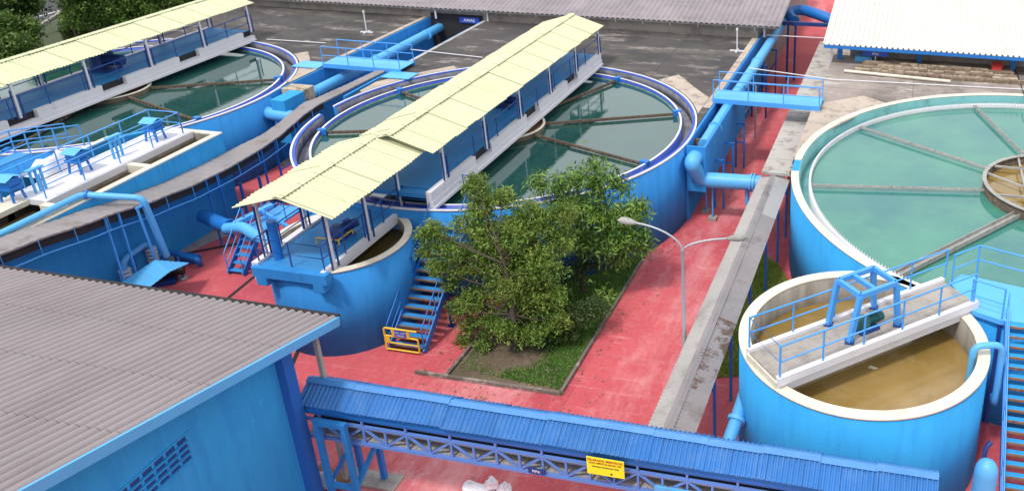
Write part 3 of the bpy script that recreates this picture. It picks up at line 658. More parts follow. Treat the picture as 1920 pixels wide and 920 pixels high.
MB().box(-10.1, -9.33, 37.9, 38.0, 2.9, 3.75).build('baffle', 'rust', fl)
for y in (38.2, 40.4, 43.2):
    lg = MB(); 
    lg.beam((-8.75, y, 0), (-8.75, y, 2.6), .09); lg.beam((-9.2, y, 2.6), (-8.7, y, 2.6), .09); lg.beam((-9.2, y, 1.5), (-8.7, y, 1.5), .07); lg.beam((-9.2, y, 0), (-9.2, y, 1.7), .09)
    lg.build('leg', 'midblue', fl)
# white-blue outlet elbow crossing to the covered walkway
el = thing('outlet_pipe', (-8.5, 37.5, 0), 'fat light blue elbow pipe crossing from the central tank to the grey covered walkway', 'pipe')
pts = [V3((-9.72, 36.5, 3.3)), V3((-9.7, 35.9, 3.15)), W(1318, 322, 2.45), W(1345, 322, 2.35), W(1412, 331, 2.3), W(1425, 332, 2.3)]
MB().tube(fillet([(-9.7, 36.45, 3.45), (-9.75, 35.9, 3.4), (-9.55, 36.7, 2.2), (-6.6, 36.9, 2.2)], .55, 10), .37, 24).build('pipe', 'lightblue', el)
for x in (-7.1, -6.95): flange((x, 36.88, 2.2), (1, 0, 0), .45, .035, 24).build('flange', 'lightblue', el)
for x, y in ((-9.5, 37.6), (-9.0, 36.9)):
    l = MB().tube([(x, y, 0), (x, y, 2.0)], .05, 8).build('prop', 'railblue', el); MB().box(x-.2, x+.2, y-.2, y+.2, 0, .16).build('footing', 'concrete', l)
MB().tube([(-7.3, 36.9, 1.0), (-7.3, 36.9, 1.9)], .11, 10).build('prop', 'lightblue', el)
# curved pipe far end, beam and cover
cp = thing('curved_pipe', (-8, 60, 0), 'blue curved pipe bridging the red path to the white roofed building', 'pipe')
MB().tube(fillet([W(1490, 40, 4.0), W(1474, 26, 4.2), W(1500, 17, 4.3), W(1535, 28, 4.2), W(1560, 38, 4.0)], .8, 8), .38, 18).build('pipe', 'midblue', cp)
MB().beam(W(1462, 43, 4.1), W(1562, 48, 4.1), .2, .25).build('beam', 'darkblue', cp)
for px in (1478, 1492):
    q = W(px, 44, 4.1); MB().beam((q.x, q.y, 0), (q.x, q.y, 4.0), .14).build('leg', 'darkblue', cp)
# left pair: pipe in the trough
pl = thing('water_main', (-33, 47, 0), 'light blue pipe lying in the blue trough between the two green tanks', 'pipe')
MB().tube([(-33.1, 38.9, 3.3), (-33.1, 46, 3.3), (-33.3, 58, 3.3)], .30, 20).build('pipe', 'lightblue', pl)
for y in (39.3, 40.9, 47.0, 53.0): flange((-33.12, y, 3.3), (0, 1, 0), .37, .045).build('flange', 'lightblue', pl)
lb2 = thing('flume_box', (-33, 38.6, 0), 'blue outlet box beside the upper left green tank', 'flume')
MB().box(-33.3, -32.45, 37.7, 39.3, 1.5, 3.95).build('box', 'wall_light', lb2, .02)
MB().box(-33.85, -32.5, 39.3, 40.2, 3.0, 3.98).build('plank', 'cream_corr', lb2)
e2 = thing('outlet_pipe', (-33.5, 38, 0), 'fat light blue elbow pipe by the upper left green tank', 'pipe')
MB().tube(fillet([(-33.2, 38.6, 3.3), W(497, 190, 3.3), W(494, 212, 3.1), W(575, 222, 3.0)], .75, 10), .33, 22).build('pipe', 'lightblue', e2)
flange((-33.45, 38.6, 3.3), (1, 0, .0), .4, .04, 22).build('flange', 'lightblue', e2)
# ------------------------------------------------------------------ BRIDGES OVER THE TROUGHS
def footbridge(x0, x1, y0, y1, z, label):
    t = thing('footbridge', ((x0+x1)/2, y0, z), label, 'footbridge')
    MB().box(x0, x1, y0+.05, y1-.05, z-.02, z+.02).build('deck', 'lightblue', t)
    for y in (y0, y1): MB().box(x0, x1, y-.04, y+.04, z-.22, z+.03).build('beam', 'railblue', t)
    for y in (y0, y1): railing(t, [(x0+.05, y, z), (x1-.05, y, z)], 1.05, 'railblue', .028, 1.9)
    return t
footbridge(-10.3, -4.6, 42.35, 43.75, 4.22, 'light blue railed footbridge over the red path and the long pipe')
fbL = footbridge(-33.95, -28.9, 43.1, 44.6, 4.22, 'light blue railed footbridge over the left pipe trough')
for px, py in ((582, 122), (750, 142)):
    q = W(px, py, 4.05); tag(MB().box(q.x-.85, q.x+.85, q.y-.55, q.y+.55, 4.05, 4.09).build('cover_plate', 'lightblue'), 'light blue plate on the deck %s of the left footbridge' % ('at the far left end' if px < 600 else 'at the right end'), 'plate')
# ------------------------------------------------------------------ COVERED WALKWAYS (grey sheets)
cw = thing('covered_pipe_rack', (-5.9, 28, 0), 'long straight rack covered with grey corrugated sheets beside the lamp post', 'pipe rack')
ya, yb = 18.75, 36.35
k = 0; y = ya
while y < yb-.1:
    y2 = min(y+1.95, yb); j = rng.uniform(-.02, .02)
    MB().sheet((-6.62, y, 2.76+j), (-6.62, y2+.06, 2.76+j), (-5.95, y2+.06, 2.98+j), (-5.95, y, 2.98+j), .16, .03).build('cover_sheet', 'greysheet2', cw)  # left slope takes the paler sheet; its brighter light is put in the colour
    MB().sheet((-5.93, y, 2.98-j), (-5.93, y2+.06, 2.98-j), (-5.2, y2+.06, 2.74-j), (-5.2, y, 2.74-j), .16, .03).build('cover_sheet', 'greysheet2' if y2 > 33 else ('greysheet_rust' if 20 < y < 24.5 else 'greysheet'), cw)
    y = y2
MB().sheet((-6.1, ya, 2.97), (-6.1, yb, 2.97), (-5.94, yb, 3.035), (-5.94, ya, 3.035), 2.2, .006).sheet((-5.94, ya, 3.03), (-5.94, yb, 3.03), (-5.8, yb, 2.97), (-5.8, ya, 2.97), 2.2, .006).build('ridge_cap', 'greysheet', cw)
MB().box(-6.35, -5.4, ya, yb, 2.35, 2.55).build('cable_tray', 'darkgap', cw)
for y in (19.2, 21.6, 24.0, 27.3, 30.6, 33.6, 35.9):
    for x in (-6.3, -5.25): MB().beam((x, y, 0), (x, y, 2.66), .09).build('post', 'midblue', cw)
    MB().beam((-6.35, y, 2.3), (-5.2, y, 2.3), .08).build('cross_bar', 'midblue', cw)
    MB().beam((-6.3, y, 2.66), (-5.25, y, 2.66), .08).build('cross_bar', 'midblue', cw)
# concrete-covered far end
cs = thing('slab_walkway', (-5.9, 45, 0), 'pale concrete slab walkway leading from the grey rack to the right footbridge', 'walkway')
y = 36.2; k = 0
while y < 57:
    MB().box(-6.5 + .0, -5.12, y, y+1.55, 3.02+.012*(k % 2), 3.14+.012*(k % 2)).build('slab', 'concrete_pale', cs); y += 1.56; k += 1
for y in (37.5, 41, 44.5, 48, 51.5, 55): 
    for x in (-6.2, -5.4): MB().beam((x, y, 0), (x, y, 3.02), .14).build('post', 'concrete', cs)
# curved rack on the left
path = [(19.5, -31.85, -30.3, 4.75), (21.5, -31.75, -30.3, 4.5), (24.4, -31.75, -30.3, 4.05), (27, -31.75, -30.3, 3.6), (29, -31.75, -30.28, 3.38), (31, -31.75, -30.28, 3.3), (33, -31.7, -30.35, 3.3), (34.5, -31.4, -30.4, 3.4), (35.5, -31.25, -30.4, 3.6), (36.6, -31.2, -30.35, 3.85), (37.6, -31.2, -30.25, 4.0), (38.4, -30.9, -30.1, 4.05), (41, -30.6, -29.95, 4.08), (44.2, -30.35, -29.8, 4.1)]
ct = thing('covered_pipe_rack', (-31, 30, 0), 'winding rack covered with grey sheets along the foot of the left tanks', 'pipe rack')
ysm = np.linspace(19.5, 44.2, 140)
def pathat(y):
    for a, b in zip(path, path[1:]):
        if a[0] <= y <= b[0]:
            t = (y-a[0])/(b[0]-a[0]); t2 = t*t*(3-2*t)*.5+t*.5; return [a[i]+(b[i]-a[i])*t2 for i in (1, 2, 3)]
for a, b in zip(range(0, 140, 14), range(14, 154, 14)):
    mb = MB(); seg = ysm[a:min(b, 139)+1]
    vs = []; 
    for y in seg:
        x0, x1, z = pathat(y); rp = .012*math.sin(y*2*PI/.3)
        vs += [(x0, y, z+rp), (x1, y, z+.02+rp), (x1, y, z-.05), (x0, y, z-.05)]
    n = len(seg); fs = []
    for i in range(n-1):
        for k in range(4): fs.append((4*i+k, 4*i+(k+1) % 4, 4*i+4+(k+1) % 4, 4*i+4+k))
    fs += [(0, 3, 2, 1), (4*n-4, 4*n-3, 4*n-2, 4*n-1)]
    mb.add(vs, [f[::-1] for f in fs]); mb.build('cover_sheet', 'greysheet', ct)
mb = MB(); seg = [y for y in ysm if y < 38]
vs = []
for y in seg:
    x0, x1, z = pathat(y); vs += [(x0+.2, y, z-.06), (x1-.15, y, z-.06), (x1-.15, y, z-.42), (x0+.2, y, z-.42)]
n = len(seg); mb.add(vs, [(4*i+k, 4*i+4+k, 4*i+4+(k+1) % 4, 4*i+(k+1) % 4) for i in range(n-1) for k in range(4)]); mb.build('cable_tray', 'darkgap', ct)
rp = [V3((pathat(y)[1]+.02, y, pathat(y)[2]-.62)) for y in np.linspace(20, 37.5, 40)]
hr = MB().tube(rp, .028, 8).build('side_rail', 'railblue', ct)
for y in np.linspace(20.5, 37, 13):
    x0, x1, z = pathat(y); MB().tube([(x1, y, z-.05), (x1+.02, y, z-.62)], .018, 6).build('hanger', 'railblue', hr)
for y in (24.6, 25.2, 29.6, 30.3, 33.2, 34.2, 36.0):
    x0, x1, z = pathat(y); MB().beam((x1-.1, y, 0), (x1-.1, y, z-.08), .07).build('post', 'midblue' if y > 26 else 'railblue', ct)
MB().beam((-30.45, 33.2, 1.2), (-30.5, 34.2, 1.2), .06).build('cross_bar', 'midblue', ct)
MB().beam((-30.5, 34.2, 1.7), (-30.5, 36.0, 1.7), .06).build('cross_bar', 'midblue', ct)
# ------------------------------------------------------------------ LEFT RECTANGULAR BASIN
rt = thing('rectangular_basin', (-34, 27, 0), 'blue rectangular basin with cream rim and white deck at the left', 'basin')
X0, X1, Y0, Y1, ZT = -36.6, -31.8, 17, 32.55, 4.27
def wallbox(x0, x1, y0, y1, nm='wall'):
    w = MB().box(x0, x1, y0, y1, 0, ZT-.06).build(nm, 'wall_light', rt); MB().box(x0-.02, x1+.02, y0-.02, y1+.02, ZT-.06, ZT).build('rim', 'rim', w)
wallbox(X1-.25, X1, Y0, Y1); wallbox(X0, X0+.25, Y0, Y1-1.6); 
wallbox(X0, X1-.27, Y1-.25, Y1) if False else wallbox(-35.2, X1-.27, Y1-.25, Y1)
wq = MB().prism([(X0+.25, Y1-1.9), (-35.2, Y1-.25), (-35.22, Y1), (X0, Y1-1.6)], 0, ZT-.06).build('wall', 'wall_light', rt)
for y in (28.6, 24.6):
    MB().box(-33.2, X1-.27, y-.14, y+.14, 2.5, ZT-.02).build('cross_wall', 'rim', rt)
    MB().box(X0+.27, -35.0, y-.14, y+.14, 2.5, ZT-.02).build('cross_wall', 'rim', rt)
MB().box(-35.0, -33.2, 24.7, Y1-.27, ZT-.18, ZT+.06).build('deck', 'white', rt); MB().box(-35.0, -33.95, Y0, 24.7, ZT-.18, ZT+.03).build('deck', 'rim', rt)
MB().box(-33.2, -33.1, 24.7, Y1-.30, 4.02, ZT+.05).build('deck_edge', 'white', rt); MB().box(-33.22, -33.12, 24.7, Y1-.30, 2.5, 4.02).build('inner_wall', 'innerwall', rt); MB().box(-33.1, X1-.25, Y1-.29, Y1-.252, 2.5, ZT-.07).build('inner_wall', 'innerwall', rt); MB().box(-35.1, -35.0, Y0, Y1-.27, 2.5, ZT-.1).build('inner_wall', 'innerwall', rt)
MB().box(X1-.29, X1-.252, Y0, Y1-.27, 2.5, ZT-.07).build('inner_wall', 'innerwall', rt)
MB().box(-33.1, X1-.29, 24.7, Y1-.30, 2.4, 3.88).build('water', 'water_dark', rt); MB().box(-33.95, X1-.29, Y0, 24.7, 2.4, 3.8).build('water', 'water_dark', rt); MB().box(X0+.26, -35.1, Y0, Y1-1.9, 2.4, 3.2).build('water', 'water_dark', rt)
railing(rt, [(-34.95, 19, ZT+.06), (-34.95, 31.9, ZT+.06), (-33.3, 31.9, ZT+.06)], 1.05, 'railblue', .028, 1.6)
railing(rt, [(-33.3, 24.9, ZT+.06), (-33.3, 31.9, ZT+.06)], 1.05, 'railblue', .028, 1.6)
def mixer(loc, label):
    x, y, z = loc; t = thing('mixer_drive', loc, label, 'motor', 'mixer drives on the white deck')
    for dx in (-.3, .3):
        for dy in (-.25, .25): MB().beam((x+dx, y+dy, z), (x+dx*.8, y+dy*.8, z+.5), .07).build('leg', 'midblue', t)
    MB().box(x-.35, x+.35, y-.3, y+.3, z+.5, z+.62).build('top_plate', 'midblue', t)
    MB().sheet((x-.36, y-.38, z+.93), (x+.36, y-.38, z+.93), (x+.36, y, z+1.08), (x-.36, y, z+1.08), .2, .01).sheet((x-.36, y, z+1.08), (x+.36, y, z+1.08), (x+.36, y+.38, z+.93), (x-.36, y+.38, z+.93), .2, .01).build('hood', 'lightblue', t)
    MB().box(x-.3, x+.3, y-.26, y+.26, z+.62, z+.95).build('motor_body', 'midblue', t, .04)
    return t
for (px, py), lb_ in zip(((293, 262), (152, 322), (8, 372)), ('blue hooded mixer drive at the far end of the white basin deck', 'blue hooded mixer drive beside the white tarpaulin on the basin deck', 'blue hooded mixer drive cut by the left edge of the picture')):
    q = W(px, py, ZT+.06); mixer((min(q.x, -33.75) if q.y > 25 else -34.45, q.y, ZT+.06), lb_)
def valve_set(px, py, lab):
    q = W(px, py, ZT+.06); t = thing('valve_stand', q, lab, 'valve stand', 'valve stands on the white deck')
    for k in range(3): MB().tube([(q.x, q.y+.22*k, q.z), (q.x, q.y+.22*k, q.z+.95)], .055, 10).build('spindle', 'lightblue', t)
    MB().box(q.x-.1, q.x+.1, q.y-.12, q.y+.56, q.z+.95, q.z+1.02).build('cap', 'lightblue', t)
valve_set(215, 298, 'light blue valve stand with three spindles between the two hooded drives'); valve_set(68, 362, 'light blue valve stand with three spindles at the stained end of the deck')
# tarpaulin-covered mound
q = W(105, 312, ZT+.1); mb = MB(); nx, ny = 14, 14; vs = []
for i in range(nx+1):
    for j in range(ny+1):
        u, v = i/nx*2-1, j/ny*2-1; h = max(0, 1-abs(u)**3)*max(0, 1-abs(v)**3)*(.55+.12*math.sin(5*u+3*v)+.06*math.sin(11*v))
        vs.append((q.x+u*.55, q.y+v*1.1, ZT+.07+h))
mb.add(vs, [(i*(ny+1)+j, (i+1)*(ny+1)+j, (i+1)*(ny+1)+j+1, i*(ny+1)+j+1) for i in range(nx) for j in range(ny)], True)
tag(mb.build('tarpaulin', 'bagwhite' if 'bagwhite' in M else 'white'), 'pale tarpaulin heaped over equipment on the basin deck', 'tarpaulin')
# climb-over stair railing at far left
sr = thing('crossover_stairs', W(20, 430, 3), 'light blue crossover stairs climbing behind the basin at the far left', 'stairs')
pA, pB, pC = W(0, 455, ZT-.9), W(68, 335, ZT+.9), W(110, 322, ZT+.9)
base = V3((-37.2, 21.0, ZT-1.4)); top1 = V3((-37.2, 25.2, ZT+.7)); top2 = V3((-37.2, 27.2, ZT+.7)); end = V3((-37.2, 29.6, ZT+.1))
for dx in (0, .8):
    q = V3((dx, 0, 0)); railing(sr, [base+q, top1+q, top2+q, end+q], 1.0, 'railblue', .03, 1.5)
MB().beam(top1+V3((.4, 0, 0)), top2+V3((.4, 0, 0)), .7, .06).build('platform', 'deckblue', sr)
for k in range(7):
    p = base.lerp(top1, (k+.5)/7)+V3((.4, 0, 0)); MB().box(p.x-.38, p.x+.38, p.y-.15, p.y+.15, p.z-.03, p.z).build('tread', 'lightblue', sr)
# pipe along basin rim going over the rack and down
vp = thing('down_pipe', (-31.4, 26.5, 0), 'light blue pipe running along the basin rim and down to the pump', 'pipe')
pl_ = [V3((-32.0, 19.5, ZT+.22)), V3((-32.0, 25.3, ZT+.18)), V3((-30.05, 26.1, ZT-.15))]
dn = W(262, 470, .9)
pl_ += [V3((-29.95, 26.35, 1.3))]
MB().tube(fillet(pl_, .28), .13, 14).build('pipe', 'lightblue', vp)
flange(pl_[1].lerp(pl_[2], .08), pl_[2]-pl_[1], .19, .04, 14).build('collar', 'midblue', vp)
MB().tube([(-30.05, 25.75, ZT-.4), (-29.95, 25.85, .9)], .05, 8).build('guide_bar', 'railblue', vp)
MB().beam((-30.05, 25.7, ZT-.45), (-30.05, 26.3, ZT-.45), .08).build('bracket', 'railblue', vp)
# U pipe with pale flanges near the pump
up = thing('valve_pipe', (-29.8, 26.3, 0), 'blue arched pipe with pale stacked flanges behind the pump shelter', 'pipe')
uA = W(236, 515, .7); uB = W(285, 478, .7)
MB().tube(fillet([(uA.x, uA.y, 0), (uA.x, uA.y, 1.35), (uB.x, uB.y, 1.35), (uB.x, uB.y, .2)], .4, 8), .13, 14).build('pipe', 'lightblue', up)
for P_, zs in ((uA, (.35, .52, .70, .88)), (uB, (.45, .62, .80, .97))):
    for z in zs: MB().tube([(P_.x, P_.y, z), (P_.x, P_.y, z+.07)], .23, 16).build('flange', 'white', up)
sh = thing('pump_shelter', (-29.4, 25.5, 0), 'small folded light blue sheet shelter over a pump in the left yard', 'shelter')
s1, s2, s3 = W(232, 534, 1.15), W(290, 492, 1.4), W(300, 484, 1.4)
a_, b_, c_, d_, e_, f_ = W(226, 530, 1.1), W(290, 487, 1.55), W(354, 491, 1.2), W(318, 508, 1.55), W(278, 540, 1.1), W(275, 538, 1.1)
MB().sheet(a_, b_, W(318, 509, 1.5), W(276, 541, 1.1), .2, .008).build('roof_sheet', 'lightblue', sh)
MB().sheet(b_, W(354, 492, 1.15), W(352, 494, 1.15), W(318, 509, 1.5), .2, .006).build('roof_sheet', 'lightblue', sh)
for px, py in ((345, 524), (262, 520)):
    q = W(px, py, 0); pk = MB().tube([(q.x, q.y, 0), (q.x, q.y, 1.1)], .035, 8).build('post', 'midblue', sh); MB().box(q.x-.15, q.x+.15, q.y-.15, q.y+.15, 0, .12).build('footing', 'concrete', pk)
q = W(305, 530, 0); motor(None, (q.x, q.y, 0.02), .6, 'dark pump motor under the folded blue shelter', 1.2, 'black')
gp = thing('ground_pipe', W(340, 480, .3), 'blue bent pipe lying on blocks above the pump shelter', 'pipe')
MB().tube(fillet([W(295, 480, .5), W(318, 472, .5), W(350, 482, .45), W(372, 487, .4), W(375, 495, .1)], .25), .12, 12).build('pipe', 'midblue', gp)
MB().box(*(lambda q: (q.x-.5, q.x+.5, q.y-.2, q.y+.2, 0, .3))(W(352, 482, .2))).build('block', 'midblue', gp)
# ------------------------------------------------------------------ small stile and pipes behind the roof end
stl = stairs('steel_stairs', -28.2, -27.45, 27.45, 0, 28.9, 1.5, 6, 'small blue stile stairs over the pipes, left of the roofed bridge end', rail='railblue')
t = thing('landing_platform', (-27.8, 29.6, 1.5), 'small blue platform at the top of the stile stairs', 'platform')
MB().box(-28.25, -27.0, 28.9, 31.2, 1.42, 1.5).build('deck', 'lightblue', t); railing(t, [(-28.2, 28.95, 1.5), (-28.2, 31.15, 1.5), (-27.05, 31.15, 1.5)], .95, 'railblue', .025, 1.1); railing(t, [(-27.05, 28.95, 1.5), (-27.05, 31.15, 1.5)], .95, 'railblue', .025, 1.1)
for x in (-28.15, -27.1):
    for y in (29, 31.1): MB().beam((x, y, 0), (x, y, 1.42), .08).build('leg', 'midblue', t)
ip = thing('inlet_pipe', (-25, 27.5, 0), 'light blue pipe entering the small roofed tank from the left', 'pipe')
MB().tube(fillet([W(425, 428, 1.6), W(455, 425, 1.9), W(478, 440, 1.9), (-23.5, 26.3, 2.2)], .4), .24, 18).build('pipe', 'lightblue', ip)
MB().tube([W(380, 405, 1.5), W(430, 425, 1.5)], .3, 18).build('pipe', 'midblue', ip)
flange(W(430, 425, 1.55), W(430, 425, 1.5)-W(380, 405, 1.5), .36).build('flange', 'midblue', ip)
ib = thing('steel_beam', (-24.5, 30, 0), 'blue steel beams and valves crossing behind the roofed bridge end', 'beam')
MB().beam(W(440, 420, 1.9), W(510, 385, 2.0), .25, .2).build('beam', 'lightblue', ib)
MB().beam(W(490, 395, 2.0), W(540, 425, 1.6), .12, .12).build('beam', 'railblue', ib)
for px, py in ((500, 396), (520, 410), (466, 410)):
    q = W(px, py, 0); MB().beam((q.x, q.y, 0), (q.x, q.y, 1.9), .1).build('leg', 'midblue', ib)
# ------------------------------------------------------------------ LAMP POST
lp = thing('street_lamp', (-6.95, 23.9, 0), 'grey double-armed street lamp between the red floor and the grey rack', 'street lamp')
lx, ly = -6.86, 23.95; ztop = 5.95
MB().tube([(lx, ly, 0), (lx, ly, 2.6), (lx, ly, 2.62), (lx, ly, 5.75), (lx, ly, 5.8)], [.085, .075, .06, .05, .06], 14).build('pole', 'steel', lp)
MB().tube([(lx, ly, 0), (lx, ly, .12)], .2, 14).build('base', 'concrete', lp)
for (px, py), z in (((1178, 414), 6.55), ((1378, 445), 6.2)):
    q = W(px, py, z); dirn = V3((q.x-lx, q.y-ly, 0)).normalized()
    L = V3((q.x-lx, q.y-ly, 0)).length; z0 = 5.75
    ptsa = [V3((lx, ly, z0))+dirn*(L*.86)*(1-math.cos(t*PI/2)) * 1.0 + V3((0, 0, (z-.03-z0)*math.sin(t*PI/2))) for t in np.linspace(0, 1, 10)]
    ptsa = [V3((lx, ly, z0-.2))] + ptsa
    ar = MB().tube(ptsa, .032, 10).build('arm', 'steel', lp)
    e = ptsa[-1]; slope = V3((0, 0, .0)); h0 = e-dirn*.05; 
    MB().tube([h0, h0+dirn*.15, h0+dirn*.35+V3((0, 0, .02)), h0+dirn*.55+V3((0, 0, .015)), h0+dirn*.68], [.04, .085, .13, .11, .03], 14).build('lamp_head', 'armpale', ar)
# ------------------------------------------------------------------ PLANTER, GRASS, TREES
pk = MB(); 
x0, x1, y0, y1 = -15.5, -11.12, 23.05, 32.8
for a, b in (((x0-1.2, y0-.05), (x1, y0-.05)), ((x1, y0-.05), (x1, y1)), ((x1, y1), (x0, y1)), ((x0, y1), (x0, y0))):
    pk.beam((a[0], a[1], .06), (b[0], b[1], .06), .10, .16)
struct('kerb', pk, 'kerbstone')
struct('gutter', MB().box(x0+.1, x1-.1, y0+.05, y0+.45, .0, .03), 'darkgap')
struct('flowerbed', MB().box(x0+.08, x1-.08, y0+.05, y1-.08, .0, .045), 'soil')
def blades(name, poly_pts, n, h, mat, seed, dens=None):
    r = np.random.default_rng(seed); vs = []; fs = []
    xs = [p[0] for p in poly_pts]; ys = [p[1] for p in poly_pts]
    def inside(x, y):
        c = False; k = len(poly_pts)
        for i in range(k):
            (x1_, y1_), (x2_, y2_) = poly_pts[i], poly_pts[(i+1) % k]
            if (y1_ > y) != (y2_ > y) and x < (x2_-x1_)*(y-y1_)/(y2_-y1_)+x1_: c = not c
        return c
    while len(fs) < n:
        x, y = r.uniform(min(xs), max(xs)), r.uniform(min(ys), max(ys))
        if not inside(x, y): continue
        if dens and not dens(x, y, r): continue
        a = r.uniform(0, PI); dx, dy = .022*math.cos(a), .022*math.sin(a); lx_, ly_ = r.normal(0, .04, 2); hh = h*r.uniform(.5, 1.3); o = len(vs)
        vs += [(x-dx, y-dy, .04), (x+dx, y+dy, .04), (x+lx_, y+ly_, .04+hh)]; fs.append((o, o+1, o+2))
    return tag(MB().add(vs, fs).build(name, mat), kind='stuff')
M['blade'] = leaf_mat('grass blades', (.06, .19, .02), (.11, .28, .03), (.14, .30, .035))
blades('grass', [(-15.3, 23.5), (-11.25, 23.2), (-11.25, 32.6), (-15.3, 32.6)], 30000, .09, 'blade', 3, lambda x, y, r: (((x+13.9)/1.5)**2+((y-24.9)/1.1)**2 > r.uniform(.6, 1.3)) and not (x < -13.6 and y < 24.2 and r.random() < .8))
lawn = [(-6.3, 35), (-5.97, 34.1), (-5.1, 33.2), (-4.55, 32.1), (-4.2, 30.9), (-3.9, 29), (-3.8, 26.8), (-4.8, 25.5), (-6.3, 25)]
M['lawn'] = painted('olive lawn', (.14, .19, .035), .95, .3, (.24, .24, .06), .7, .45, .6, 2.2, False, .5)
struct('lawn', MB().prism(lawn, 0, .05), 'lawn')
M['blade2'] = leaf_mat('olive grass blades', (.22, .31, .04), (.38, .44, .08), (.44, .46, .10))
blades('grass', lawn, 26000, .10, 'blade2', 5)
def leaves(blobs, n_per, size, aspect, seed, droop=.3):
    """many small leaf quads in clumps; blobs = (x,y,z,r)"""
    r = np.random.default_rng(seed); allv = []
    for (x, y, z, R) in blobs:
        n = int(n_per*(R/.6)**2)
        nc = max(3, n//14)
        d = r.normal(size=(nc, 3)); d /= np.linalg.norm(d, axis=1)[:, None]
        R = R*r.uniform(.82, 1.12); rad = R*(r.uniform(.25, 1.1, nc)**.6+(r.random(nc) < .16)*r.uniform(.1, .45, nc))
        cen = np.array([x, y, z])+d*rad[:, None]*np.array([1, 1, .82])
        k = 14
        c = np.repeat(cen, k, 0)+r.normal(0, size*.75, (nc*k, 3))
        ax = r.normal(size=(nc*k, 3)); ax += np.repeat(d, k, 0)*.8; ax[:, 2] -= droop; ax /= np.linalg.norm(ax, axis=1)[:, None]
        up = r.normal(size=(nc*k, 3)); up[:, 2] += 1.2; sd = np.cross(ax, up); sd /= np.linalg.norm(sd, axis=1)[:, None]
        L = size*r.uniform(.6, 1.3, nc*k)[:, None]; w = L*aspect
        allv.append(np.stack([c-ax*L*.5, c+sd*w*.5, c+ax*L*.5, c-sd*w*.5], 1).reshape(-1, 3))
    v = np.concatenate(allv); nf = len(v)//4
    return v, nf
def leafmesh(name, blobs, n_per, size, aspect, seed, mat, parent, droop=.3):
    v, nf = leaves(blobs, n_per, size, aspect, seed, droop)
    off = V3((0, 0, 0)) if parent is None else parent.location
    v = v-np.array(off); v[:, 2] = np.maximum(v[:, 2], .03-off.z)
    me = bpy.data.meshes.new(name); me.vertices.add(len(v)); me.vertices.foreach_set('co', v.ravel())
    me.loops.add(nf*4); me.loops.foreach_set('vertex_index', np.arange(nf*4)); me.polygons.add(nf)
    me.polygons.foreach_set('loop_start', np.arange(nf)*4); me.polygons.foreach_set('loop_total', np.full(nf, 4))
    me.update(calc_edges=True); me.materials.append(M[mat]); o = bpy.data.objects.new(name, me); COL.objects.link(o)
    if parent is not None: o.parent = parent
    return o
def tree(name, base, blobs, label, leafs, seed, trunk_r=.14, fork=1.2, group=None, cat='tree'):
    t = thing(name, base, label, cat, group); base = V3(base); r = random.Random(seed)
    tb = MB(); fk = base+V3((r.uniform(-.15, .15), r.uniform(-.1, .1), fork)); zmax = max(q[2]+base.z*0 for q in blobs)
    cx_ = sum(q[0] for q in blobs)/len(blobs); cy_ = sum(q[1] for q in blobs)/len(blobs)
    topp = V3((fk.x*.5+cx_*.5, fk.y*.5+cy_*.5, fk.z+(zmax-fk.z)*.62))
    spine = [base-V3((0, 0, .05)), base+V3((0, 0, .12)), base.lerp(fk, .5)+V3((r.uniform(-.05, .05), 0, 0)), fk, fk.lerp(topp, .5)+V3((r.uniform(-.12, .12), r.uniform(-.1, .1), 0)), topp]
    tb.tube(spine, [trunk_r*k for k in (1.5, 1.1, .92, .8, .5, .18)], 10)
    for i, (x, y, z, R) in enumerate(blobs):
        e = V3((x, y, z)); hz = min(max((z-R-fk.z)/max(.3, topp.z-fk.z)*.8, 0), 1); st = fk.lerp(topp, hz)
        m = st.lerp(e, .5)+V3((r.uniform(-.2, .2), r.uniform(-.2, .2), r.uniform(-.15, .1)))
        tb.tube([st, m, e], [trunk_r*.26, trunk_r*.17, .01], 6)
        for k in range(3):
            e2 = e+V3((r.uniform(-1, 1), r.uniform(-1, 1), r.uniform(-.6, 1)))*R*.8; tb.tube([m.lerp(e, .5), e, e2], [.018, .012, .005], 5)
    tb.build('trunk', 'bark', t)
    for lm, n_per, size, asp, dr in leafs: leafmesh('crown', blobs, n_per, size, asp, seed, lm, t, dr)
    return t
def bl(px, py, Y, R): p = atY(px, py, Y); return (p.x, p.y, p.z, R)
blobsA = [bl(893, 345, 26.6, .5), bl(905, 385, 26.6, .6), bl(945, 372, 26.8, .45), bl(880, 420, 26.4, .55), bl(812, 432, 25.6, .38), bl(850, 470, 25.4, .5), bl(800, 470, 25.6, .28),
          bl(905, 480, 26, .8), bl(960, 440, 26.3, .75), bl(1010, 420, 27, .7), bl(955, 530, 25.6, .85), bl(1015, 500, 26.2, .8), bl(1050, 450, 27.2, .6), bl(1035, 555, 26, .6), bl(930, 440, 26.4, .75), bl(985, 475, 26.5, .8), bl(930, 500, 25.8, .7), bl(1000, 560, 25.8, .7), bl(990, 400, 27, .55), bl(870, 500, 25.6, .5), bl(860, 575, 25.3, .4), bl(795, 440, 25.4, .3), bl(820, 500, 25.3, .4), bl(905, 645, 24.8, .3), bl(868, 640, 25, .26), bl(948, 620, 24.6, .38), bl(1000, 625, 25, .45), bl(830, 455, 25.6, .4), bl(1045, 600, 25.6, .5),
          bl(890, 560, 25.4, .55), bl(880, 610, 25.3, .38), bl(925, 600, 25.3, .6), bl(975, 610, 25.6, .5), bl(842, 530, 25.5, .3), bl(1060, 400, 27.6, .5)]
tree('leafy_tree', W(967, 658, 0), blobsA, 'bushy olive green tree with a thick trunk in the planter', [('leafA', 1300, .10, .5, .15), ('leafA2', 1250, .10, .5, .15), ('leafB', 260, .17, .3, .4)], 5, .13, 1.6)
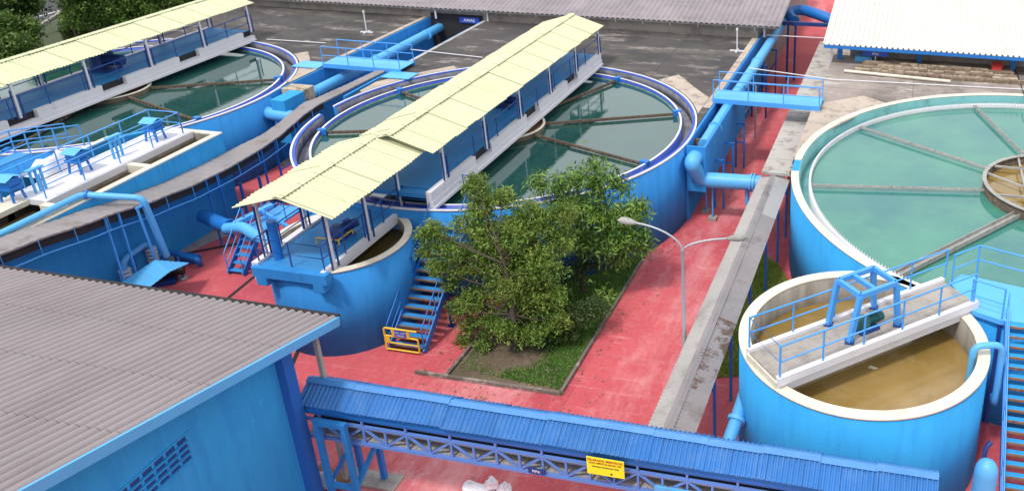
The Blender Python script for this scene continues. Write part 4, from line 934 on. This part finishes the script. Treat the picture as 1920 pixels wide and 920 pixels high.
blobsB = [bl(1010, 345, 29.5, .35), bl(1050, 350, 29.6, .4), bl(1085, 335, 29.8, .35), bl(1115, 312, 30, .3), bl(1120, 350, 30, .42), bl(1150, 335, 30.2, .3), bl(1165, 350, 30.2, .25),
          bl(1065, 390, 29.3, .6), bl(1110, 400, 29.5, .65), bl(1150, 410, 29.7, .6), bl(1190, 400, 29.8, .4), bl(1200, 385, 30, .3), bl(1180, 445, 29.6, .6), bl(1205, 455, 29.8, .4), bl(1130, 455, 29.2, .6), bl(1085, 445, 29, .55), bl(1160, 480, 29.5, .4)]
tree('mango_tree', (-12.7, 29.3, 0), blobsB, 'bright drooping-leaved mango tree at the back of the planter', [('leafB', 760, .26, .26, .75), ('leafC', 380, .24, .3, .6)], 9, .10, 1.0)
tree('shrub', W(1040, 640, 0), [bl(1000, 615, 25.7, .5), bl(1045, 610, 25.9, .6), bl(1085, 590, 26.2, .6), bl(1120, 575, 26.8, .45), bl(1030, 635, 25.5, .4), bl(1075, 625, 25.8, .35)], 'dense rounded dark green shrub right of the thick trunk', [('leafC', 1500, .10, .55, .0)], 13, .05, .2, cat='shrub')
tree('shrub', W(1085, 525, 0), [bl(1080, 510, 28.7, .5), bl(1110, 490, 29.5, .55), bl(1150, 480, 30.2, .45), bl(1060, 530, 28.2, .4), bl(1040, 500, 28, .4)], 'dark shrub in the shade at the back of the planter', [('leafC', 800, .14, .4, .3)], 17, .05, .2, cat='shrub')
tree('mango_sapling', W(1140, 570, 0), [bl(1140, 558, 27.6, .26), bl(1128, 545, 27.8, .18)], 'little mango sapling low on the right side of the planter', [('leafB', 420, .26, .22, .5)], 19, .03, .3, cat='sapling')
q = W(1490, 322, 3.3); tree('weeds', (q.x, q.y, 2.2), [(q.x, q.y, 3.3, .3), (q.x+.05, q.y+.5, 3.4, .25)], 'dark clump of weeds in the rim gap of the open teal tank', [('leafC', 500, .12, .4, .1)], 21, .02, .4, cat='weeds')
r_ = np.random.default_rng(91); lv = []; lf = []
for k in range(420):
    x, y = (r_.uniform(-16.8, -9.6), r_.uniform(22.0, 34.5)); a = r_.uniform(0, 2*PI); L = r_.uniform(.04, .09); c_, s_ = math.cos(a)*L, math.sin(a)*L; o = len(lv)
    lv += [(x-c_, y-s_, .05), (x+s_*.4, y-c_*.4, .055), (x+c_, y+s_, .05), (x-s_*.4, y+c_*.4, .06)]; lf.append((o, o+1, o+2, o+3))
tag(MB().add(lv, lf).build('fallen_leaves', painted('dry leaves', (.26, .19, .06), .9, .3)), kind='stuff')
# roadside trees top left
def bgtree(px, py, z, seed, R, lab, kind='leafD'):
    c = W(px, py, z); r = random.Random(seed); base = V3((c.x, c.y, 0)); bs = []
    for k in range(11):
        a = r.uniform(0, 2*PI); q = r.uniform(.1, 1)*R
        bs.append((c.x+q*math.cos(a), c.y+q*math.sin(a), z+r.uniform(-.35, .6)*R, R*r.uniform(.36, .58)))
    return tree('roadside_tree', base, bs, lab, [(kind, 330, .24, .5, .1), ('leafE', 110, .24, .5, .1)], seed, .16, z*.45, 'trees along the road')
bgtree(8, 74, 3.0, 31, 2.0, 'round green tree at the left picture edge by the road')
bgtree(26, 10, 4.0, 32, 1.9, 'green tree behind the one at the left picture edge', 'leafC')
bgtree(108, -46, 7.0, 33, 2.3, 'tree with a bare dark trunk standing against the road')
bgtree(178, 22, 3.0, 34, 2.1, 'low leafy tree right of the bare dark trunk')
bgtree(232, 12, 3.0, 35, 2.2, 'green tree above the middle of the upper left roof')
bgtree(290, 2, 3.2, 36, 2.3, 'yellowish green tree farther along the upper left roof', 'leafD')
bgtree(350, -6, 3.2, 37, 2.3, 'green tree near the far end of the upper left roof', 'leafC')
bgtree(412, -14, 3.2, 40, 2.2, 'last green tree by the far end of the upper left roof')
bgtree(205, 0, 5.0, 41, 2.2, 'taller green tree behind the low leafy tree')
bgtree(262, -12, 5.0, 42, 2.2, 'taller green tree at the top edge above the middle of the upper left roof')
bgtree(330, -22, 5.0, 43, 2.2, 'taller green tree at the top edge toward the far end of the upper left roof')
bgtree(440, -10, 3.0, 44, 1.6, 'small green tree touching the dark deck at the top edge')
bgtree(150, 60, 1.0, 39, 1.1, 'low shrubby tree between road and roof')
mb_ = leafmesh('undergrowth', [(W(px, py, .5).x, W(px, py, .5).y, .5, 1.3) for px, py in ((180, 60), (230, 45), (60, 100), (290, 40), (350, 15), (20, 130), (410, 5), (210, 60), (260, 25))], 230, .20, .5, 77, 'leafD', None); tag(mb_, kind='stuff')
fn = thing('wire_fence', W(30, 80, 0), 'thin wire fence with posts along the road at the upper left', 'fence')
fa, fb = W(0, 92, 0), W(120, 52, 0); fdv = (fb-fa)
mbf = MB()
for z in (.3, .7, 1.1): mbf.tube([fa-fdv*.6+V3((0, 0, z)), fb+fdv*.6+V3((0, 0, z))], .02, 5)
mbf.build('wire', 'steel', fn)
for k in range(-2, 9): q = fa+fdv*(k/5); MB().tube([q, q+V3((0, 0, 1.25))], .04, 6).build('post', 'concrete', fn)
# ------------------------------------------------------------------ BUILDINGS
nb_ = thing('near_building', (-30, 8, 0), 'blue building with a grey corrugated roof at the lower left', 'building')
MB().box(-52, -16.36, -2, 16.95, 0, 5.62).build('wall', 'wall_light', nb_)
g_ = MB(); g_.add([(-16.36, 16.95, 5.62), (-16.36, -2, 5.62), (-16.36, 2, 9.2), (-16.36, 16.95, 5.9), (-16.6, 16.95, 5.62), (-16.6, -2, 5.62), (-16.6, 2, 9.2), (-16.6, 16.95, 5.9)], [(0, 1, 2, 3), (7, 6, 5, 4)]); g_.build('gable', 'wall_light', nb_)
MB().box(-16.36, -16.1, 16.62, 17.0, 0, 5.7).build('corner_strip', 'navywall', nb_) if 'navywall' in M else MB().box(-16.36, -16.12, 16.62, 16.98, 0, 5.7).build('corner_strip', 'midblue', nb_)  # deep blue strip along the wall corner, darker than the wall
SL = .235
ro = MB(); ro.sheet((-15.5, 18.3, 5.68), (-52, 18.3, 5.98), (-52, 1.5, 5.98+16.8*SL), (-15.5, 1.5, 5.68+16.8*SL), .262, .05, per=10, groove=True); rf = ro.build('roof', 'greyroof', nb_)
MB().beam((-15.48, 18.3, 5.56), (-15.48, 1.5, 5.56+16.8*SL), .07, .26).build('fascia', 'lightblue', nb_)
MB().beam((-15.5, 18.36, 5.64), (-52, 18.36, 5.94), .12, .16).build('fascia', 'darkgap', nb_)
# ventilation blocks
vb = MB().box(-16.36, -16.335, 8.6, 13.62, 4.62, 5.42).build('vent_panel', 'wall_light', nb_)
for r_ in range(4):
    cells = MB(); z_ = 4.70+r_*.178
    for c_i in range(15):
        y_ = 13.5-c_i*.335; cells.box(-16.34, -16.328, y_-.25, y_, z_, z_+.13)
    o_ = cells.build('vent_opening', 'darkblue', vb)
    MB().box(-16.335, -16.27, 8.7, 13.5, z_-.02, z_+.02).build('vent_louvre', 'wall_light', vb)
ds = W(548, 693, 0)
tag(MB().beam((-15.9, 17.75, 5.4), (-15.9, 17.75, .0), .12, .12).build('rain_pipe', 'armpale'), 'grey rain pipe hanging under the near roof corner', 'pipe')
fbld = thing('far_building', (-28, 60, 0), 'long grey-roofed building behind the dark deck', 'building')
MB().box(-66, -10.3, 55.1, 80, 0, 4.9).build('wall', 'darkwall' if 'darkwall' in M else 'concrete', fbld)
MB().box(-33.85, -29.9, 55.0, 55.08, .5, 4.3).build('doorway', 'darkgap', fbld)
MB().sheet((-8.75, 54.45, 4.95), (-68, 54.45, 4.60), (-68, 66, 4.60+11.55*.22), (-8.55, 66, 4.95+11.55*.22), .36, .06, per=8, groove=True).build('roof', 'greyroof_far', fbld)
gt = MB()
for x in np.arange(-46.5, -9, 1.9): gt.beam((x, 54.5, 4.6), (x, 54.5, 4.85), .04)
gt.beam((-68, 54.6, 4.50), (-8.8, 54.6, 4.84), .08, .1); gt.build('gutter', 'armpale', fbld)
sb = MB().box(-31.6, -30.1, 54.9, 54.97, 3.75, 4.15).build('sign_board', 'navy', fbld)
text_mesh('lettering', 'AWAS', .3, 'white', (-30.85, 54.88, 3.95), (PI/2, 0, 0), sb, .003)
wb = thing('white_roof_building', (6, 56, 0), 'building with a bright white ribbed roof at the upper right', 'building')
MB().box(-4.0, 22, 52.45, 75, 0, 5.0).build('wall', 'concrete', wb)
MB().sheet((-5.45, 50.25, 5.28), (22, 50.25, 5.22), (22, 68, 5.22+17.7*.2), (-5.45, 68, 5.28+17.7*.2), .31, .06, trap=True, per=10).build('roof', 'whiteroof', wb)
MB().beam((-5.4, 50.3, 5.12), (22, 50.3, 5.06), .08, .2).build('eave_beam', 'midblue', wb)
MB().box(-4.0, 22, 52.3, 52.45, 4.35, 5.0).build('lintel', 'innerwall', wb)
for x in (-4.55, .2, 5.6, 10.5): MB().box(x-.14, x+.14, 51.5, 51.8, 4.0, 5.1).build('column', 'midblue', wb)
MB().beam((-5.0, 51.0, 4.0), (-5.0, 51.0, 5.1), .12).build('rain_pipe', 'white', wb)
tag(MB().box(-3.6, -2.6, 51.3, 51.9, 4.0, 4.3).build('crate', 'lightblue'), 'light blue crate on the right deck under the white roof corner', 'crate')
q = atY(1642, 97, 50.9)
sg = thing('sign_board', (q.x, 50.9, 4), 'small tilted blue sign under the white roof edge', 'sign')
MB().box(q.x-.75, q.x+.75, 50.87, 50.91, q.z-.28, q.z+.28).build('board', 'navy', sg); MB().beam((q.x, 50.95, 4.0), (q.x, 50.95, q.z-.2), .05).build('post', 'white', sg)
text_mesh('lettering', 'AREA PROSES', .2, 'white', (q.x, 50.86, q.z+.08), (PI/2, 0, 0), sg, .002); text_mesh('lettering', 'IPAL', .2, 'white', (q.x, 50.86, q.z-.14), (PI/2, 0, 0), sg, .002)
# stacks of bricks/timber on the right deck
tp = thing('timber_stack', (-3.2, 51, 4), 'long low stack of weathered timber and bricks under the white roof edge', 'stack')
r = random.Random(4)
for row in range(7):
    mb = MB(); x = -3.55+.12*row
    while x < 5.4:
        L = r.uniform(.35, 1.5); y = 48.95+row*.29+r.uniform(-.04, .04); zz = 4.0+r.uniform(.1, .24)+.02*row
        mb.box(x, x+L, y, y+.26, 4.0, zz); x += L+r.uniform(.01, .06)
    mb.build('timber_row', 'brick' if row % 2 else 'brick2', tp)
a_, b_ = W(1583, 133, 4.12), W(1782, 153, 4.12)
tag(MB().tube([a_, b_], .09, 12).build('white_pipe', 'rim'), 'thick white pipe lying loose on the right deck in front of the timber', 'pipe')
for (pts_, rr, lab) in (([W(500, 74, 4.08), W(610, 81, 4.08)], .03, 'thin white pipe on the deck left of the left footbridge'), ([W(770, 93, 4.1), W(905, 108, 4.1)], .03, 'thin white pipe on the deck behind the central roof'),
                   ([W(1405, 128, 4.1), W(1560, 149, 4.1), W(1730, 158, 4.06), W(1920, 168, 4.06)], .03, 'thin white pipe crossing the path to the right deck'), ([W(1437, 66, 4.2), W(1550, 72, 4.2)], .03, 'thin white pipe crossing high over the far red path')):
    tag(MB().tube(pts_, rr, 8).build('thin_pipe', 'white'), lab, 'pipe')
q = W(1868, 138, 4)
bx = thing('red_box', q, 'small red hooded box on legs by the timber stack', 'box')
MB().box(q.x-.3, q.x+.25, q.y-.2, q.y+.2, 4.25, 4.5).build('body', 'red', bx, .02); MB().sheet((q.x-.36, q.y-.26, 4.5), (q.x+.3, q.y-.26, 4.5), (q.x+.34, q.y+.26, 4.62), (q.x-.3, q.y+.26, 4.62), .2, .006).build('hood', 'red', bx)
for dx in (-.2, .2): MB().beam((q.x+dx, q.y, 4.0), (q.x+dx, q.y, 4.25), .06).build('leg', 'black', bx)
tag(MB().tube([W(1898, 122, 4.1), W(1908, 140, 4.05), W(1916, 165, 4.05), W(1925, 190, 4.1)], .03, 6).build('hose', 'black'), 'thin black hose lying near the red box on the right deck', 'hose')
# vent posts on the dark deck
for (px, py), lab in (((688, 62), 'thin white post on a cross foot on the deck left of the trough'), ((1382, 97), 'thin white post on a cross foot on the deck beside the long pipe')):
    q = W(px, py, 4); t = thing('vent_post', q, lab, 'post', 'white posts standing on the dark deck')
    MB().tube([q, q+V3((0, 0, 1.45))], .04, 8).build('pole', 'white', t); MB().beam(q+V3((-.45, 0, .05)), q+V3((.45, 0, .05)), .09, .08).build('foot', 'white', t); MB().beam(q+V3((0, -.35, .05)), q+V3((0, .35, .05)), .09, .08).build('foot', 'white', t)
    MB().tube([q+V3((0, 0, 1.35)), q+V3((0, 0, 1.5))], .07, 8).build('cap', 'white', t)
for px, py, lab in ((818, 35, 'short white downpipe at the left corner of the far doorway'), (915, 40, 'short white downpipe at the right corner of the far doorway'), (1433, 70, 'short white downpipe at the right end of the far building')):
    q = W(px, py, 4); tag(MB().tube([q+V3((0, 0, 0)), q+V3((0, 0, .85))], .07, 8).build('downpipe', 'white'), lab, 'pipe')
# ------------------------------------------------------------------ BLUE ROOFED PIPE BRIDGE
pb_ = thing('truss_gallery', (-7.5, 17.6, 2.3), 'long truss gallery with a blue corrugated gable roof across the foreground', 'gallery')
xa, xb = -16.3, 1.42; ns = 12
for i in range(ns):
    u0 = xa+(xb-xa)*i/ns; u1 = xa+(xb-xa)*(i+1)/ns+.05; j = rng.uniform(-.025, .025); st = .0 if i else .08
    MB().sheet((u0, 17.62, 3.93+j), (u1, 17.62, 3.93+j), (u1, 16.95+rng.uniform(-.03, .03), 3.52+j), (u0, 16.95, 3.52+j), .135, .03, per=8).build('roof', 'roofblue', pb_)
    MB().sheet((u0, 17.62, 3.93+j), (u1, 17.62, 3.93+j), (u1, 18.22+rng.uniform(-.03, .03), 3.54+j), (u0, 18.22, 3.54+j), .135, .03, per=8).build('roof', 'roofblue', pb_)
    MB().sheet((u0, 17.47, 3.91+j), (u1, 17.47, 3.91+j), (u1, 17.62, 3.985+j), (u0, 17.62, 3.985+j), 3, .004).sheet((u0, 17.62, 3.985+j), (u1, 17.62, 3.985+j), (u1, 17.77, 3.91+j), (u0, 17.77, 3.91+j), 3, .004).build('ridge_cap', 'lightblue' if 0 else 'roofcap', pb_) if 'roofcap' in M else MB().sheet((u0, 17.47, 3.91+j), (u1, 17.47, 3.91+j), (u1, 17.62, 3.985+j), (u0, 17.62, 3.985+j), 3, .004).sheet((u0, 17.62, 3.985+j), (u1, 17.62, 3.985+j), (u1, 17.77, 3.91+j), (u0, 17.77, 3.91+j), 3, .004).build('ridge_cap', 'roofblue', pb_)
for y, nm in ((17.15, 'near'), (18.05, 'far')):
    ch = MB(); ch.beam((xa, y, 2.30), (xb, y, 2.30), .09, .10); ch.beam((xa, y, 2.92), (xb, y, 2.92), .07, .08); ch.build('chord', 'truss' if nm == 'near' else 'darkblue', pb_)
    n = 26; w = 1.18/2
    x = xa+.5; k = 0
    while x < xb:
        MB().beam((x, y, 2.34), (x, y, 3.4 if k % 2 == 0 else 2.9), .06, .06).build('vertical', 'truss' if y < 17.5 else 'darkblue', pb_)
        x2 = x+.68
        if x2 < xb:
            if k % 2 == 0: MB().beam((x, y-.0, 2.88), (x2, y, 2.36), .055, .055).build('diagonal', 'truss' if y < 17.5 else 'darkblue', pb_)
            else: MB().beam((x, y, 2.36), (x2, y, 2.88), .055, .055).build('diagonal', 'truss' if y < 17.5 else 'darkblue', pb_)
        x = x2; k += 1
MB().tube([(xa, 17.3, 3.22), (xb, 17.3, 3.22)], .2, 16).build('pipe', 'midblue', pb_)
for yy, rr, mt in ((17.55, .09, 'black'), (17.8, .07, 'arm'), (17.4, .05, 'armpale')): MB().tube([(xa, yy, 2.62), (xb, yy, 2.62)], rr, 10).build('cable', mt, pb_)
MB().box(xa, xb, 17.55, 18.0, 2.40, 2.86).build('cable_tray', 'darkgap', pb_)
wk = MB(); x = xa
while x < xb: wk.box(x, x+.178, 17.2, 18.0, 2.355, 2.375); x += .19
wk.build('walk_grating', 'greysheet2', pb_)
for xs in (-5.2,):
    MB().box(xs-.6, xs+.6, 17.02, 17.1, 2.35, 2.62).build('bracket', 'lightblue', pb_)
# warning banner
bn = thing('warning_banner', (-7.08, 16.9, 3.1), 'yellow warning banner with red and black lettering hung on the blue gallery', 'sign')
MB().box(-7.6, -6.56, 16.88, 16.9, 2.86, 3.43).build('banner', 'signyellow', bn)
text_mesh('lettering', 'DILARANG MEROKOK', .098, 'redtext', (-7.08, 16.875, 3.35), (PI/2, 0, 0), bn, .002, 1.0)
text_mesh('lettering', 'DAN MENYALAKAN API', .084, 'redtext', (-7.08, 16.875, 3.25), (PI/2, 0, 0), bn, .002, 1.0)
text_mesh('lettering', 'Utamakan Keselamatan Kerja', .06, 'black', (-7.08, 16.875, 3.14), (PI/2, 0, 0), bn, .002, 1.05)
MB().tube([(-6.92, 16.872, 2.95), (-6.92, 16.878, 2.95)], .03, 12).build('emblem', 'black', bn)
q = atY(1006, 882, 17.05); pt_ = tag(MB().box(q.x-.24, q.x+.24, 17.03, 17.06, q.z-.09, q.z+.09).build('name_plate', 'darkblue'), 'small dark blue plate with white marks on the gallery bottom rail', 'sign')
text_mesh('lettering', 'PIPA', .12, 'white', (q.x, 17.02, q.z), (PI/2, 0, 0), pt_, .002)
# support tower
tw = thing('support_tower', (-15.2, 17.5, 0), 'blue four legged steel tower carrying the left end of the gallery', 'tower')
FT = [(-15.68, 16.85), (-14.82, 16.85), (-15.6, 18.12), (-14.85, 18.12)]
for i, (x, y) in enumerate(FT):
    z1 = 3.12 if i < 2 else 2.25
    MB().beam((x, y, 0), (x, y, z1), .15, .15).build('leg', 'wall' if i < 2 else 'midblue', tw)
MB().beam((-15.75, 16.85, 3.12), (-14.75, 16.85, 3.12), .16, .16).build('cross_bar', 'wall', tw)
MB().beam((-15.68, 16.85, .85), (-14.82, 16.85, .85), .13, .13).build('cross_bar', 'wall', tw)
MB().beam((-15.6, 18.12, 1.5), (-14.85, 18.12, 1.5), .12, .12).build('cross_bar', 'midblue', tw)
MB().beam((-14.82, 16.85, .85), (-14.85, 18.12, 1.5), .12, .12).build('diagonal', 'wall', tw); MB().beam((-15.68, 16.85, .85), (-15.6, 18.12, 1.5), .1, .1).build('diagonal', 'midblue', tw)
MB().box(-16.0, -14.3, 17.7, 18.35, 0, .06).build('footing', 'concrete', tw)
# a second tower towards the right end
tw2 = thing('support_tower', (-.5, 17.5, 0), 'blue steel tower under the right end of the gallery', 'tower')
for x in (-.9, -.1):
    for y in (17.1, 18.1): MB().beam((x, y, 0), (x, y, 2.25), .13, .13).build('leg', 'midblue', tw2)
# bags
def bag(c, s, seed, lab):
    r = np.random.default_rng(seed); mb = MB(); n, m = 10, 14; vs = []
    for i in range(n+1):
        th = PI*i/n
        for j in range(m):
            ph = 2*PI*j/m; k = 1+.18*math.sin(3*ph+seed)+.14*math.sin(5*th+seed*2)+r.uniform(-.09, .09)
            vs.append((c[0]+s[0]*k*math.sin(th)*math.cos(ph), c[1]+s[1]*k*math.sin(th)*math.sin(ph), c[2]+s[2]*k*math.cos(th)))
    mb.add(vs, [(i*m+j, (i+1)*m+j, (i+1)*m+(j+1) % m, i*m+(j+1) % m) for i in range(n) for j in range(m)])
    return tag(mb.build('plastic_bag', 'bag'), lab, 'bag', 'crumpled bags heaped on the red floor')
for k, (px, py, z, s_, lab) in enumerate(((885, 914, .12, (.3, .22, .16), 'crumpled white bag with red marks at the left of the heap'), (922, 906, .42, (.2, .17, .18), 'upright crumpled white bag on top of the heap'), (946, 915, .22, (.2, .18, .17), 'crumpled white bag at the right of the heap'), (912, 918, .12, (.3, .22, .16), 'crumpled white bag in the middle of the heap'))):
    q = W(px, py, z); bag((q.x, q.y, z), s_, k+1, lab)
q = W(612, 905, .2); bag((q.x, q.y, .3), (.3, .25, .3), 9, 'white bag behind the tower leg by the blue wall')
q = W(606, 885, .15)
tag(MB().beam(W(590, 880, .1), W(650, 905, .1), .5, .1).build('timber_plank', 'rust'), 'brown plank on the floor behind the tower legs', 'plank')
q = W(541, 660, 0); tag(MB().tube([(q.x, q.y, 0), (q.x, q.y, .35)], .1, 10).build('bollard', 'yellow'), 'small yellow bollard half hidden by the near roof corner', 'bollard')
# ------------------------------------------------------------------ CAMERA, LIGHT, WORLD
cam = bpy.data.cameras.new('camera'); co = bpy.data.objects.new('camera', cam); COL.objects.link(co)
co.matrix_world = Matrix(((_r.x, _u.x, -_fwd.x, 0), (_r.y, _u.y, -_fwd.y, 0), (_r.z, _u.z, -_fwd.z, CH), (0, 0, 0, 1)))
cam.sensor_width = 36; cam.sensor_fit = 'HORIZONTAL'; cam.lens = F/1920*36
cam.shift_x = (960-PX)/1920; cam.shift_y = -(460-PY)/1920
cam.clip_start = .1; cam.clip_end = 3000; sc.camera = co
tosun = V3((-.22, -.66, 1.25)).normalized()
sl = bpy.data.lights.new('sun', 'SUN'); sl.energy = 1.9; sl.angle = math.radians(7); sl.color = (1, .96, .90)
so = bpy.data.objects.new('sun', sl); so.rotation_euler = tosun.to_track_quat('Z', 'Y').to_euler(); COL.objects.link(so)
w = bpy.data.worlds.new('World'); sc.world = w; w.use_nodes = True; nt = w.node_tree; nt.nodes.clear()
sky = nt.nodes.new('ShaderNodeTexSky'); sky.sky_type = 'NISHITA'; sky.sun_disc = False
sky.sun_elevation = math.asin(tosun.z); sky.sun_rotation = math.atan2(tosun.x, tosun.y); sky.air_density = 1.2; sky.dust_density = 5; sky.altitude = 50
hs = nt.nodes.new('ShaderNodeHueSaturation'); hs.inputs['Saturation'].default_value = .35
bg = nt.nodes.new('ShaderNodeBackground'); bg.inputs[1].default_value = .15; ow = nt.nodes.new('ShaderNodeOutputWorld')
nt.links.new(sky.outputs[0], hs.inputs['Color'])
# thin even cloud veil over the clear sky
veil = nt.nodes.new('ShaderNodeMix'); veil.data_type = 'RGBA'; veil.inputs[0].default_value = .8; veil.inputs[7].default_value = (6.6, 6.9, 7.2, 1)
nt.links.new(hs.outputs[0], veil.inputs[6]); nt.links.new(veil.outputs[2], bg.inputs[0]); nt.links.new(bg.outputs[0], ow.inputs[0])
sc.view_settings.view_transform = 'Standard'; sc.view_settings.look = 'None'; sc.view_settings.exposure = 0.32; sc.view_settings.gamma = 1
sc.cycles.max_bounces = 6; sc.cycles.use_denoising = True
